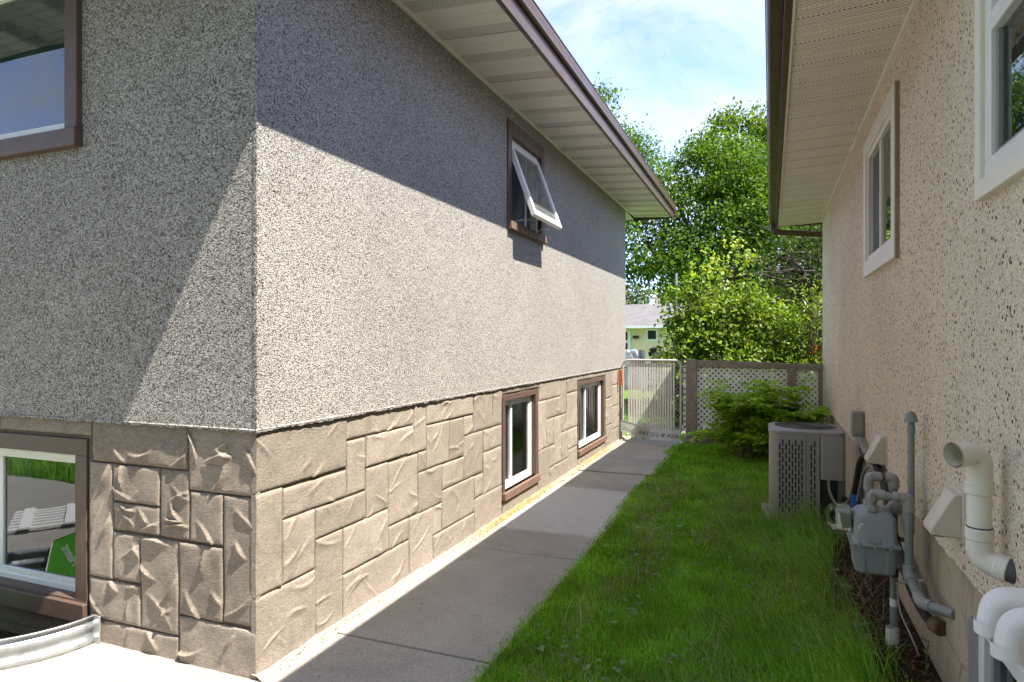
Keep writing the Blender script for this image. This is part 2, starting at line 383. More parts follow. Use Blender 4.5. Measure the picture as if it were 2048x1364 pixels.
def glass(name, tint, ior, gcol=(0.9, 0.95, 1.0)):
    t = NT(name); t.n.remove(t.bsdf)
    f = t.n.new('ShaderNodeFresnel'); f.inputs['IOR'].default_value = ior
    tr = t.n.new('ShaderNodeBsdfTransparent'); tr.inputs['Color'].default_value = (*tint, 1)
    g = t.n.new('ShaderNodeBsdfGlossy'); g.inputs['Roughness'].default_value = 0.012; g.inputs['Color'].default_value = (*gcol, 1)
    b = t.bump(t.noise(1.4, 2), 0.08, 0.02); t.link(b, g.inputs['Normal'])
    m = t.n.new('ShaderNodeMixShader'); t.link(f.outputs[0], m.inputs[0]); t.link(tr.outputs[0], m.inputs[1]); t.link(g.outputs[0], m.inputs[2])
    t.link(m.outputs[0], t.out.inputs['Surface'])
    return t.m
glass('pane_glass', (0.70, 0.76, 0.78), 1.9)
glass('meter_cover', (0.80, 0.80, 0.78), 1.6)

t = NT('frosted'); t.n.remove(t.bsdf)                    # sash pane with an insect screen behind it
tr = t.n.new('ShaderNodeBsdfTransparent'); tr.inputs['Color'].default_value = (0.75, 0.78, 0.78, 1)
d = t.n.new('ShaderNodeBsdfDiffuse'); d.inputs['Color'].default_value = (0.20, 0.22, 0.22, 1)
g = t.n.new('ShaderNodeBsdfGlossy'); g.inputs['Roughness'].default_value = 0.03
f = t.n.new('ShaderNodeFresnel'); f.inputs['IOR'].default_value = 1.7
m1 = t.n.new('ShaderNodeMixShader'); m1.inputs[0].default_value = 0.55; t.link(tr.outputs[0], m1.inputs[1]); t.link(d.outputs[0], m1.inputs[2])
m2 = t.n.new('ShaderNodeMixShader'); t.link(f.outputs[0], m2.inputs[0]); t.link(m1.outputs[0], m2.inputs[1]); t.link(g.outputs[0], m2.inputs[2])
t.link(m2.outputs[0], t.out.inputs['Surface'])

paint('cut_wood', (0.50, 0.44, 0.37), 0.8, 0.2, 6)
paint('weed_stem', (0.12, 0.20, 0.05), 0.7, 0.15, 20)

# ---------------------------------------------------------------- mesh helpers
def link_mesh(name, me, mat, parent=None, smooth=False):
    if mat:
        for m in (mat if isinstance(mat, (list, tuple)) else [mat]):
            me.materials.append(MATS[m])
    if smooth is True:
        me.polygons.foreach_set('use_smooth', [True] * len(me.polygons))
    o = bpy.data.objects.new(name, me); COL.link(o)
    if parent: put(o, parent)
    return o

def put(o, parent):
    """parent without moving (parents only carry a translation / z-rotation set beforehand)"""
    o.parent = parent
    o.matrix_parent_inverse = parent.matrix_basis.inverted() if parent.parent is None else (parent.parent.matrix_basis @ parent.matrix_parent_inverse @ parent.matrix_basis).inverted()

def tag(o, label=None, cat=None, group=None, kind=None):
    if label: o['label'] = label
    if cat: o['category'] = cat
    if group: o['group'] = group
    if kind: o['kind'] = kind
    return o

def empty(name, loc, label=None, cat=None, group=None):
    o = bpy.data.objects.new(name, None); COL.link(o); o.location = loc; o.empty_display_size = 0.1
    return tag(o, label, cat, group)

class MB:
    """collects shapes; build() links them as one mesh object"""
    def __init__(self): self.v = []; self.f = []
    def quad(self, a, b, c, d):
        i = len(self.v); self.v += [tuple(a), tuple(b), tuple(c), tuple(d)]; self.f.append((i, i+1, i+2, i+3)); return self
    def poly(self, pts):
        i = len(self.v); self.v += [tuple(p) for p in pts]; self.f.append(tuple(range(i, i+len(pts)))); return self
    def box(self, x0, x1, y0, y1, z0, z1):
        i = len(self.v)
        self.v += [(x0,y0,z0),(x1,y0,z0),(x1,y1,z0),(x0,y1,z0),(x0,y0,z1),(x1,y0,z1),(x1,y1,z1),(x0,y1,z1)]
        self.f += [(i,i+3,i+2,i+1),(i+4,i+5,i+6,i+7),(i,i+1,i+5,i+4),(i+1,i+2,i+6,i+5),(i+2,i+3,i+7,i+6),(i+3,i,i+4,i+7)]
        return self
    def obox(self, M, sx, sy, sz):
        """box of size s centred, under matrix M"""
        i = len(self.v)
        for z in (-.5, .5):
            for x, y in ((-.5,-.5),(.5,-.5),(.5,.5),(-.5,.5)):
                self.v.append(tuple(M @ Vector((x*sx, y*sy, z*sz))))
        self.f += [(i,i+3,i+2,i+1),(i+4,i+5,i+6,i+7),(i,i+1,i+5,i+4),(i+1,i+2,i+6,i+5),(i+2,i+3,i+7,i+6),(i+3,i,i+4,i+7)]
        return self
    def bar(self, a, b, w, t, up=(0,0,1)):
        a = Vector(a); b = Vector(b); d = (b-a); L = d.length; d.normalize(); u = Vector(up)
        s = d.cross(u)
        if s.length < 1e-4: s = d.cross(Vector((1,0,0)))
        s.normalize(); u = s.cross(d)
        M = Matrix((( d.x, s.x, u.x, 0),(d.y, s.y, u.y, 0),(d.z, s.z, u.z, 0),(0,0,0,1))); M.translation = (a+b)/2
        return self.obox(M, L, w, t)
    def tube(self, pts, r, n=10, cap=True):
        pts = [Vector(p) for p in pts]; rs = r if hasattr(r, '__len__') else [r]*len(pts)
        rings = []; ref = None
        for k, p in enumerate(pts):
            d = (pts[min(k+1, len(pts)-1)] - pts[max(k-1, 0)])
            if d.length < 1e-9: d = Vector((0,0,1))
            d.normalize()
            if ref is None:
                ref = d.orthogonal().normalized()
            else:
                ref = (ref - d * ref.dot(d))
                ref = ref.normalized() if ref.length > 1e-6 else d.orthogonal().normalized()
            w = d.cross(ref)
            i = len(self.v)
            for j in range(n):
                a = 2*math.pi*j/n
                self.v.append(tuple(p + ref*(math.cos(a)*rs[k]) + w*(math.sin(a)*rs[k])))
            rings.append(i)
        for a, b in zip(rings, rings[1:]):
            for j in range(n):
                k = (j+1) % n; self.f.append((a+j, a+k, b+k, b+j))
        if cap:
            self.f.append(tuple(rings[0]+j for j in reversed(range(n)))); self.f.append(tuple(rings[-1]+j for j in range(n)))
        return self
    def lathe(self, prof, M=Matrix(), n=24, cap=True):
        """prof: list of (radius, height) round local z"""
        rings = []
        for r, z in prof:
            i = len(self.v); rings.append(i)
            for j in range(n):
                a = 2*math.pi*j/n; self.v.append(tuple(M @ Vector((math.cos(a)*r, math.sin(a)*r, z))))
        for a, b in zip(rings, rings[1:]):
            for j in range(n):
                k = (j+1) % n; self.f.append((a+j, a+k, b+k, b+j))
        if cap:
            self.f.append(tuple(rings[0]+j for j in reversed(range(n)))); self.f.append(tuple(rings[-1]+j for j in range(n)))
        return self
    def prism(self, pts, off):
        """polygon extruded by vector off"""
        off = Vector(off); n = len(pts); i = len(self.v)
        self.v += [tuple(p) for p in pts] + [tuple(Vector(p)+off) for p in pts]
        self.f.append(tuple(range(i, i+n))[::-1]); self.f.append(tuple(range(i+n, i+2*n)))
        for j in range(n):
            k = (j+1) % n; self.f.append((i+j, i+k, i+n+k, i+n+j))
        return self
    def build(self, name, mat, parent=None, smooth=False, bevel=0.0, seg=2):
        me = bpy.data.meshes.new(name); me.from_pydata(self.v, [], self.f)
        bm = bmesh.new(); bm.from_mesh(me)
        if smooth: bmesh.ops.remove_doubles(bm, verts=bm.verts, dist=1e-5)
        bmesh.ops.recalc_face_normals(bm, faces=bm.faces)
        bm.to_mesh(me); bm.free()
        o = link_mesh(name, me, mat, parent)
        if bevel:
            md = o.modifiers.new('bevel', 'BEVEL'); md.width = bevel; md.segments = seg; md.limit_method = 'ANGLE'; md.angle_limit = R_(40)
        if smooth or bevel:
            me.polygons.foreach_set('use_smooth', [True]*len(me.polygons))
            try: me.set_sharp_from_angle(angle=R_(38))
            except Exception: pass
        return o

def arc_path(pts, r, n=6):
    """polyline with rounded corners"""
    pts = [Vector(p) for p in pts]; out = [pts[0]]
    for a, b, c in zip(pts, pts[1:], pts[2:]):
        d1 = (a-b); d2 = (c-b); q = min(r, d1.length*.49, d2.length*.49)
        p1 = b + d1.normalized()*q; p2 = b + d2.normalized()*q
        for k in range(n+1):
            u = k/n; out.append(p1*(1-u)**2 + b*2*u*(1-u) + p2*u*u)
    out.append(pts[-1]); return out

def np_mesh(name, V, F, mat, parent=None, smooth=False):
    """V (n,3) float, F (m,k) int - quick mesh from arrays"""
    me = bpy.data.meshes.new(name); k = F.shape[1]
    me.vertices.add(len(V)); me.vertices.foreach_set('co', np.asarray(V, np.float32).ravel())
    me.loops.add(F.size); me.loops.foreach_set('vertex_index', F.astype(np.int32).ravel())
    me.polygons.add(len(F)); me.polygons.foreach_set('loop_start', np.arange(0, F.size, k, dtype=np.int32))
    me.update(calc_edges=True)
    return link_mesh(name, me, mat, parent, smooth)

def holes(mb, u0, u1, v0, v1, ops, P, depth=0.0):
    """flat sheet u0..u1 x v0..v1 with rectangular openings; P(u, v, w) places a point (w = depth inwards)"""
    us = sorted({u0, u1, *[min(max(o[i], u0), u1) for o in ops for i in (0, 1)]})
    vs = sorted({v0, v1, *[min(max(o[i], v0), v1) for o in ops for i in (2, 3)]})
    for a, b in zip(us, us[1:]):
        for c, d in zip(vs, vs[1:]):
            mu, mv = (a+b)/2, (c+d)/2
            if any(o[0] < mu < o[1] and o[2] < mv < o[3] for o in ops): continue
            mb.quad(P(a,c,0), P(b,c,0), P(b,d,0), P(a,d,0))
    if depth:
        for a, b, c, d in ops:
            for p, q in (((a,c),(b,c)), ((b,c),(b,d)), ((b,d),(a,d)), ((a,d),(a,c))):
                mb.quad(P(*p,0), P(*q,0), P(*q,depth), P(*p,depth))
    return mb

def text_mesh(name, s, size, M, mat, parent, shear=0.0, extrude=0.0006, sx=1.0):
    cu = bpy.data.curves.new(name, 'FONT'); cu.body = s; cu.size = size; cu.align_x = 'CENTER'; cu.align_y = 'CENTER'; cu.extrude = extrude; cu.shear = shear
    tmp = bpy.data.objects.new(name + '_tmp', cu); COL.link(tmp)
    dg = bpy.context.evaluated_depsgraph_get(); me = bpy.data.meshes.new_from_object(tmp.evaluated_get(dg))
    bpy.data.objects.remove(tmp); bpy.data.curves.remove(cu)
    me.transform(M @ Matrix.Diagonal((sx, 1, 1, 1)))
    me.materials.clear()
    return link_mesh(name, me, mat, parent)

# ---------------------------------------------------------------- ground
tb = MB()
xs = [-400, -120, -50, -25, -14, -9, -6, -4.6, -3.1, -2.1, -1.25, -0.4, 0.67, 2, 4, 8, 14, 25, 50, 120, 400]
ys = [-400, -120, -40, -15, -6, -0.0, 1.64, 2.26, 6, 9.7, 11, 12.5, 14, 16, 18, 22, 30, 45, 80, 200, 600]
def gz(y): return -0.012 if y < 10.5 else -0.012 - 0.5 * min(1, max(0, (y-10.5)/7.5))**1.0
idx = {}
for i, x in enumerate(xs):
    for j, y in enumerate(ys):
        idx[i, j] = len(tb.v); tb.v.append((x, y, gz(y)))
for i in range(len(xs)-1):
    for j in range(len(ys)-1):
        if -4.6 <= xs[i] < -3.1 and 1.64 <= ys[j] < 2.26: continue          # the window well is dug here
        tb.f.append((idx[i, j], idx[i+1, j], idx[i+1, j+1], idx[i, j+1]))
tag(tb.build('ground', 'terrain'), kind='structure')

# paved yard in front of the grey house, cut round the window well
WELL_C, WELL_A, WELL_B = (-3.86, 2.24), 0.74, 0.60
wellpts = [(WELL_C[0] + WELL_A*math.cos(a), WELL_C[1] - WELL_B*math.sin(a)) for a in [math.pi*k/24 for k in range(25)]]
bm = bmesh.new()
outer = [(-2.06, -2.5), (-2.06, 2.26), (-3.12, 2.26)] + wellpts[1:-1] + [(-4.6, 2.26), (-9, 2.26), (-9, 0.0), (-6.6, 0.0), (-6.0, -2.5)]
fv = [bm.verts.new((x, y, 0.0)) for x, y in outer]
bm.faces.new(fv); bmesh.ops.triangulate(bm, faces=bm.faces); bmesh.ops.recalc_face_normals(bm, faces=bm.faces)
me = bpy.data.meshes.new('patio'); bm.to_mesh(me); bm.free()
o = link_mesh('patio', me, 'patio_concrete'); tag(o, kind='structure')
if o.data.polygons[0].normal.z < 0: o.data.flip_normals()
mb = MB()
mb.poly([(x, y, -0.075) for x, y in [(-3.1, 2.3)] + wellpts + [(-4.62, 2.3)]])
o = mb.build('well_bottom_ground', 'soil'); tag(o, kind='structure')

# concrete walk with its slabs
walk = empty('sidewalk', (-1.68, 5, 0)); tag(walk, 'grey concrete sidewalk along the foot of the grey house', kind='structure')
jn = [-1.80, -0.28, 1.24, 2.77, 4.29, 5.80, 7.30, 8.80, 10.3, 11.8]
for k, (a, b) in enumerate(zip(jn, jn[1:])):
    mb = MB(); sk = random.uniform(-.004, .004)
    x0 = -2.06 if b < 2.5 else -2.145
    mb.box(x0, -1.20, a+.006, b-.006, -.10, .004)
    o = mb.build('slab', 'sidewalk_concrete', walk, bevel=0.006)
    o.rotation_euler = (random.uniform(-.0015, .0015), 0, 0)
# raised cement fillet at the foot of the wall
mb = MB(); last = None
for k in range(79):
    y = 2.24 + k*0.1
    w = 0.035 + 0.012*math.sin(k*1.7) + random.uniform(-.006, .006); h = 0.030 + random.uniform(-.008, .006)
    ring = [(-2.13, y, h), (-2.13 + .03, y, h*.9), (-2.13 + .03 + w, y, .005)]
    if last:
        for a in range(2): mb.quad(last[a], last[a+1], ring[a+1], ring[a])
    last = ring
mb.build('fillet', 'edge_concrete', walk, smooth=True)

# bare soil along the neighbour's foundation
mb = MB(); last = None
for k in range(34):
    y = 1.2 + k*0.15
    w = 0.16 + 0.10*math.sin(k*.55) + .07*math.sin(k*1.31)
    if 3.3 < y < 5.4: w += 0.14
    ring = [(0.69, y, .035), (0.60, y, .035 + random.uniform(-.01, .01)), (0.67 - w*.55, y, .022 + random.uniform(-.01, .01)), (0.67 - w, y, -.02)]
    if last:
        for a in range(3): mb.quad(last[a], last[a+1], ring[a+1], ring[a])
    last = ring
tag(mb.build('soil_bed_ground', 'soil', smooth=True), kind='structure')

# ---------------------------------------------------------------- grey house
LX, FY, LEND = -2.10, 2.24, 10.07
STZ = 1.108                                   # bottom of the dash
house = empty('stucco_house', (-5, 6, 0), 'grey pebble-dash house with carved stone-pattern base and brown eaves, beside the sidewalk', 'house')

W1 = (5.11, 5.995, 0.15, 1.035); W2 = (7.42, 8.76, 0.15, 1.02); WA = (5.165, 6.12, 2.475, 3.415)
WF = (-4.60, -3.205, 0.10, 1.005); WT = (-5.05, -3.225, 2.505, 3.46)
PL = lambda u, v, w: (LX - w, u, v)           # long wall (u along Y)
PF = lambda u, v, w: (u, FY + w, v)           # front wall (u along X)
mb = MB()
holes(mb, FY, LEND, STZ, 3.56, [WA], PL, 0.12)
holes(mb, -11, LX, STZ, 3.56, [WT], PF, 0.12)
mb.quad((LX, LEND, STZ), (-11, LEND, STZ), (-11, LEND, 3.56), (LX, LEND, 3.56))
mb.quad((-11, FY, STZ), (-11, LEND, STZ), (-11, LEND, 3.56), (-11, FY, 3.56))
mb.build('wall', 'pebble_dash', house)
# ragged lower lip of the dash, thrown past the parging
mb = MB()
def lip(P, u0, u1):
    n = int(abs(u1-u0)/0.018); last = None
    for k in range(n+1):
        u = u0 + (u1-u0)*k/n
        z = STZ - 0.006 - 0.012*abs(mnoise.noise(Vector((u*14, 3.1, 0)))) - random.uniform(0, .007)
        q = [P(u, STZ+.004, -.001), P(u, STZ - .001, -.006), P(u, z, -.004), P(u, z+.002, .03)]
        if last:
            for a in range(3): mb.quad(last[a], last[a+1], q[a+1], q[a])
        last = q
lip(PL, FY-.005, LEND); lip(PF, -6, LX+.005)
mb.build('stucco_lip', 'pebble_dash', house)
mb = MB(); last = None                       # uneven arris where the two dashed walls meet
for k in range(200):
    z = STZ - .004 + (3.54-STZ)*k/199; j = .0025 + .0035*abs(mnoise.noise(Vector((z*38, 7.7, 0)))) + random.uniform(-.001, .0015)
    q = [(LX-.022, FY-.0008, z), (LX-.008+j*.5, FY-j, z), (LX+j, FY-j*.6, z), (LX+j*.8, FY+.008, z), (LX+.0008, FY+.022, z)]
    if last:
        for a in range(4): mb.quad(last[a], last[a+1], q[a+1], q[a])
    last = q
mb.build('stucco_corner', 'pebble_dash', house, smooth=True)

# parged base: recessed mortar ground that carries the carved stones
BD = 0.026
mb = MB()
PLb = lambda u, v, w: (LX - BD - w, u, v)
PFb = lambda u, v, w: (u, FY + BD + w, v)
holes(mb, FY+BD, LEND-BD, -0.12, STZ+.02, [W1, W2], PLb, 0.10)
holes(mb, -11, LX-BD, -0.12, STZ+.02, [WF], PFb, 0.10)
mb.quad((LX-BD, LEND-BD, -.12), (-11, LEND-BD, -.12), (-11, LEND-BD, STZ+.02), (LX-BD, LEND-BD, STZ+.02))
basew = mb.build('base_wall', 'mortar', house)

def snap(vals, tol):
    s = sorted(vals); groups = [[s[0]]]
    for x in s[1:]:
        if x - groups[-1][-1] < tol: groups[-1].append(x)
        else: groups.append([x])
    mp_ = {}
    for g in groups:
        for x in g: mp_[x] = sum(g)/len(g)
    return mp_

LONG = [(2.24,2.918,.82,1.108),(2.918,3.62,.965,1.108),(2.918,3.093,.663,.962),(2.424,2.916,.663,.81),(2.24,2.424,.358,.82),
 (2.424,2.657,.359,.663),(2.657,3.093,.503,.661),(2.657,2.886,-.03,.503),(2.24,2.663,-.03,.358),(2.886,3.328,.252,.503),
 (2.886,3.568,-.03,.25),(3.328,3.568,.25,.391),(3.097,3.328,.501,.782),(3.097,3.62,.785,.965),(3.328,3.677,.391,.775),
 (3.62,3.789,.779,1.108),(3.789,4.517,.941,1.108),(3.677,3.789,.647,.779),(3.789,4.118,.648,.941),(4.118,4.354,.646,.938),
 (4.354,4.51,.797,.938),(4.517,4.896,.798,1.108),(4.896,5.09,.797,1.108),(4.354,4.705,.465,.797),(4.705,5.09,.615,.795),
 (4.705,5.09,.279,.615),(4.541,4.703,.287,.458),(4.008,4.354,.464,.644),(3.677,4.008,.381,.648),(4.008,4.541,.183,.463),
 (3.876,4.008,.183,.381),(3.568,3.878,-.03,.385),(3.878,4.541,-.03,.183),(4.541,5.09,-.03,.284),
 (6.045,6.74,.905,1.108),(6.742,6.961,.700,1.108),(6.963,7.40,.916,1.108),(6.02,6.277,.42,.905),(6.277,6.74,.703,.905),
 (6.963,7.40,.503,.914),(6.277,6.515,.416,.703),(6.515,6.769,.193,.700),(6.769,6.961,.503,.698),(6.769,7.021,.188,.503),
 (7.021,7.40,.275,.503),(6.02,6.36,-.03,.42),(6.36,6.515,.192,.414),(6.36,7.021,-.03,.190),(7.021,7.40,-.03,.274),
 (8.82,9.20,.70,1.108),(9.20,9.62,.86,1.108),(9.62,10.04,.74,1.108),(8.82,9.20,.32,.70),(9.20,9.62,.55,.86),(9.62,10.04,.38,.74),
 (9.20,9.62,.22,.55),(8.82,9.20,-.03,.32),(9.20,10.04,-.03,.22),(9.62,10.04,.22,.38),
 (5.10,5.56,1.045,1.108),(5.56,6.04,1.045,1.108),(7.41,8.10,1.03,1.108),(8.10,8.80,1.03,1.108),
 (5.10,6.01,-.03,.135),(7.41,8.80,-.03,.135)]
FRONT = [(-3.166,-2.518,.897,1.108),(-2.518,-2.10,.805,1.108),(-3.19,-3.017,.318,.895),(-3.017,-2.702,.710,.893),(-3.017,-2.702,.571,.708),
 (-2.702,-2.512,.569,.895),(-2.512,-2.308,.568,.803),(-2.308,-2.10,.225,.802),(-3.017,-2.830,.326,.560),(-2.830,-2.578,.113,.560),
 (-2.578,-2.308,.217,.560),(-3.19,-2.830,.113,.316),(-3.19,-2.578,-.05,.110),(-2.578,-2.10,-.05,.214),(-3.90,-3.17,1.02,1.108),(-4.7,-3.90,1.02,1.108)]

def stone(u0, u1, v0, v1, P, near, strong, plain=False):
    """one carved stone: a pillowed slab with trowel-flicked ridges; local relief w grows outwards"""
    g = 0.0040
    if abs(u0 - FY) < .002: u0 = FY + BD - .016
    if abs(u1 - LX) < .002: u1 = LX - BD + .012
    a0 = u0 + (0 if abs(u0 - FY) < .02 else g); a1 = u1 - (0 if abs(u1 - LX) < .02 else g); b0, b1 = v0 + g, v1 - g
    res = 0.006 if near else 0.012
    nu = max(4, int((a1-a0)/res)); nv = max(4, int((b1-b0)/res))
    U, V = np.meshgrid(np.linspace(a0, a1, nu+1), np.linspace(b0, b1, nv+1), indexing='ij')
    e = np.minimum(np.minimum(U-a0 if a0 != u0 else U*0+9, a1-U if a1 != u1 else U*0+9), np.minimum(V-b0, b1-V))
    H = 0.014 - 0.006*np.exp(-(e/0.006)**1.2)
    sd = rng.uniform(0, 90)
    H += 0.0022*np.sin(U*9+sd)*np.cos(V*11+sd*1.7) + 0.0010*np.sin(U*31+V*19+sd*2.3) + 0.0006*np.sin(V*47-U*23+sd)
    H += rng.uniform(-.002, .002)
    area = (u1-u0)*(v1-v0)
    if not plain:
        for _ in range(1 + int(rng.poisson(area*(27 if strong else 22)))):
            cu, cv = rng.uniform(a0, a1), rng.uniform(b0, b1)
            th = rng.choice([-.75, -.5, .25, .55, .0, 1.1]) + rng.normal(0, .25) if strong else rng.choice([.5, .7, -.6, .2]) + rng.normal(0, .3)
            L = rng.uniform(.05, .15); Wd = rng.uniform(.02, .05); hh = rng.uniform(.006, .015) * (1.2 if strong else .70)
            s_ = (U-cu)*math.cos(th) + (V-cv)*math.sin(th); t_ = -(U-cu)*math.sin(th) + (V-cv)*math.cos(th)
            t_ = t_ + rng.uniform(-3, 3)*s_**2
            win = np.clip(1-(s_/L)**2, 0, 1)**1.3
            up = np.clip((t_+Wd)/Wd, 0, 1)**1.6 * (t_ <= 0); dn = np.clip(1 - t_/(Wd*.16), 0, 1) * (t_ > 0)
            H += hh*win*(up+dn)
    H = np.clip(H, 0.002, BD+0.012)
    pts = [P(u, v, -h) for u, v, h in zip(U.ravel(), V.ravel(), H.ravel())]
    F = []
    for i in range(nu):
        for j in range(nv):
            k = i*(nv+1)+j; F.append((k, k+nv+1, k+nv+2, k+1))
    # sides back to the mortar
    rim = [i*(nv+1) for i in range(nu+1)] + [nu*(nv+1)+j for j in range(1, nv+1)] + [i*(nv+1)+nv for i in range(nu-1, -1, -1)] + [j for j in range(nv-1, 0, -1)]
    base = len(pts)
    uu, vv = U.ravel(), V.ravel()
    pts += [P(uu[k], vv[k], 0.012) for k in rim]
    m = len(rim)
    for q in range(m):
        F.append((rim[q], base+q, base+(q+1) % m, rim[(q+1) % m]))
    me = bpy.data.meshes.new('stone'); me.from_pydata(pts, [], F)
    bm = bmesh.new(); bm.from_mesh(me); bmesh.ops.recalc_face_normals(bm, faces=bm.faces); bm.to_mesh(me); bm.free()
    me.polygons.foreach_set('use_smooth', [True]*len(me.polygons))
    try: me.set_sharp_from_angle(angle=R_(60))
    except Exception: pass
    return link_mesh('stone', me, 'stone_parging', basew)

for q in LONG: stone(*q, PLb, q[0] < 4.2, False, plain=(q[3]-q[2] < .1))
for q in FRONT: stone(*q, PFb, True, q[0] > -3.2, plain=(q[3]-q[2] < .1))

# --- eaves
SOX, FAX, GOX = -1.50, -1.472, -1.43         # soffit edge, fascia, gutter outer face
SOY = FY - 0.64; SEY = LEND + 0.72
soffit = empty('soffit', (-1.8, 6, 3.5)); put(soffit, house)
def soffit_panel(y0, y1, x0, x1, par, z0=3.545, z1=3.51, name='soffit_panel'):
    """ribbed panel across the eave, its vented middle strip a touch recessed"""
    zz = lambda x, d: z0 + (z1-z0)*(x-x0)/(x1-x0) + d
    L_ = y1-y0; a, b = y0+.36*L_, y0+.70*L_
    for u0, u1, d, m in ((y0+.004, a, 0, 'soffit_vinyl'), (a, b, .005, 'soffit_vented'), (b, y1, 0, 'soffit_vinyl')):
        mb = MB()
        mb.quad((x0, u0, zz(x0, d)), (x1, u0, zz(x1, d)), (x1, u1, zz(x1, d)), (x0, u1, zz(x0, d)))
        if d: # rib cheeks
            mb.quad((x0,u0,zz(x0,0)),(x1,u0,zz(x1,0)),(x1,u0,zz(x1,d)),(x0,u0,zz(x0,d)))
            mb.quad((x0,u1,zz(x0,d)),(x1,u1,zz(x1,d)),(x1,u1,zz(x1,0)),(x0,u1,zz(x0,0)))
        else:
            e = u1 if m == 'soffit_vinyl' and u1 == y1 else u0
            mb.quad((x0,e,zz(x0,0)),(x1,e,zz(x1,0)),(x1,e,zz(x1,.012)),(x0,e,zz(x0,.012)))
        mb.build(name, m, par)
y = 3.656 - 0.394*5
while y < SEY - .3:
    soffit_panel(y, min(y+.394, SEY), -2.10, SOX, soffit); y += .394
# front eave panels (seen mirrored in the big window)
x = SOX
k = 0
while x > -8:
    mb = MB(); mb.quad((x-.004, SOY, 3.51), (x-.39, SOY, 3.51), (x-.39, FY, 3.545), (x-.004, FY, 3.545))
    mb.build('soffit_panel', 'soffit_vented' if k % 2 else 'soffit_vinyl', soffit); x -= .394 if k % 2 == 0 else .2; k += 1
# far return panels
x = -2.10
while x > -4.5:
    mb = MB(); mb.quad((x-.004, LEND, 3.545), (x-.20, LEND, 3.545), (x-.20, SEY, 3.51), (x-.004, SEY, 3.51)); mb.build('soffit_panel', 'soffit_vinyl', soffit); x -= .205
mb = MB(); mb.box(-2.098, -2.075, FY, LEND, 3.528, 3.556); mb.build('wall_channel', 'soffit_vinyl', soffit, bevel=.002)
mb = MB(); mb.box(-2.14, -2.03, FY, LEND, 3.565, 3.58); mb.box(SOX-.6, SOX, SOY, SEY, 3.57, 3.6); mb.build('soffit_backing', 'room_dark', soffit)
def fascia_gutter(par, xin, xf, xo, y0, y1, zs, zgb, zgt, out):
    """fascia with a folded lower lip, then an ogee gutter with hollow trough; out = +1 when it faces +X"""
    s = out
    mb = MB(); P = [(xin, zs-.012), (xf + .004*s, zs-.012), (xf + .004*s, zgt-.01), (xf - .01*s, zgt-.01), (xf-.01*s, zs+.02), (xin, zs)]
    mb.prism([(x, y0, z) for x, z in P], (0, y1-y0, 0)); mb.build('fascia', 'brown_aluminium', par, bevel=.003)
    h = zgt-zgb
    P = [(xf + .006*s, zgb), (xo - .018*s, zgb), (xo - .006*s, zgb + h*.12), (xo - .006*s, zgb + h*.45), (xo, zgb + h*.62), (xo, zgt-.014), (xo+.006*s, zgt-.010), (xo+.004*s, zgt), (xo-.010*s, zgt),
         (xo-.008*s, zgb+h*.6), (xo-.016*s, zgb+.02), (xf+.012*s, zgb+.01), (xf+.012*s, zgt-.004), (xf+.006*s, zgt-.004)]
    mb = MB(); mb.prism([(x, y0, z) for x, z in P], (0, y1-y0, 0)); mb.build('gutter', 'brown_aluminium', par, bevel=.002)
fascia_gutter(house, SOX, FAX, GOX, SOY-.03, SEY+.02, 3.51, 3.612, 3.715, 1)
mb = MB(); mb.box(GOX+.004, FAX-.01, SEY+.02, SEY+.024, 3.612, 3.712); mb.build('gutter_end', 'brown_aluminium', house)
mb = MB(); mb.box(-8, SOX+.02, SOY-.035, SOY-.005, 3.498, 3.70); mb.build('fascia', 'brown_aluminium', house, bevel=.003)
mb = MB(); mb.box(-8, GOX, SEY-.005, SEY+.018, 3.498, 3.60); mb.build('fascia', 'brown_aluminium', house, bevel=.003)
mb = MB()   # hipped roof
A, B, C, D = (FAX+.02, SOY-.05, 3.735), (FAX+.02, SEY+.03, 3.735), (-11.6, SEY+.03, 3.735), (-11.6, SOY-.05, 3.735)
E1, E2 = (-6.5, 5.2, 5.2), (-6.5, 7.2, 5.2)
mb.poly([A, B, E2, E1]); mb.poly([B, C, E2]); mb.poly([C, D, E1, E2]); mb.poly([D, A, E1]); mb.poly([A, D, C, B])
mb.build('roof', 'shingle', house)

# --- windows of the grey house
def pane(mb_pts, parent, mat='pane_glass', name='pane'):
    m = MB(); m.poly(mb_pts); return m.build(name, mat, parent)

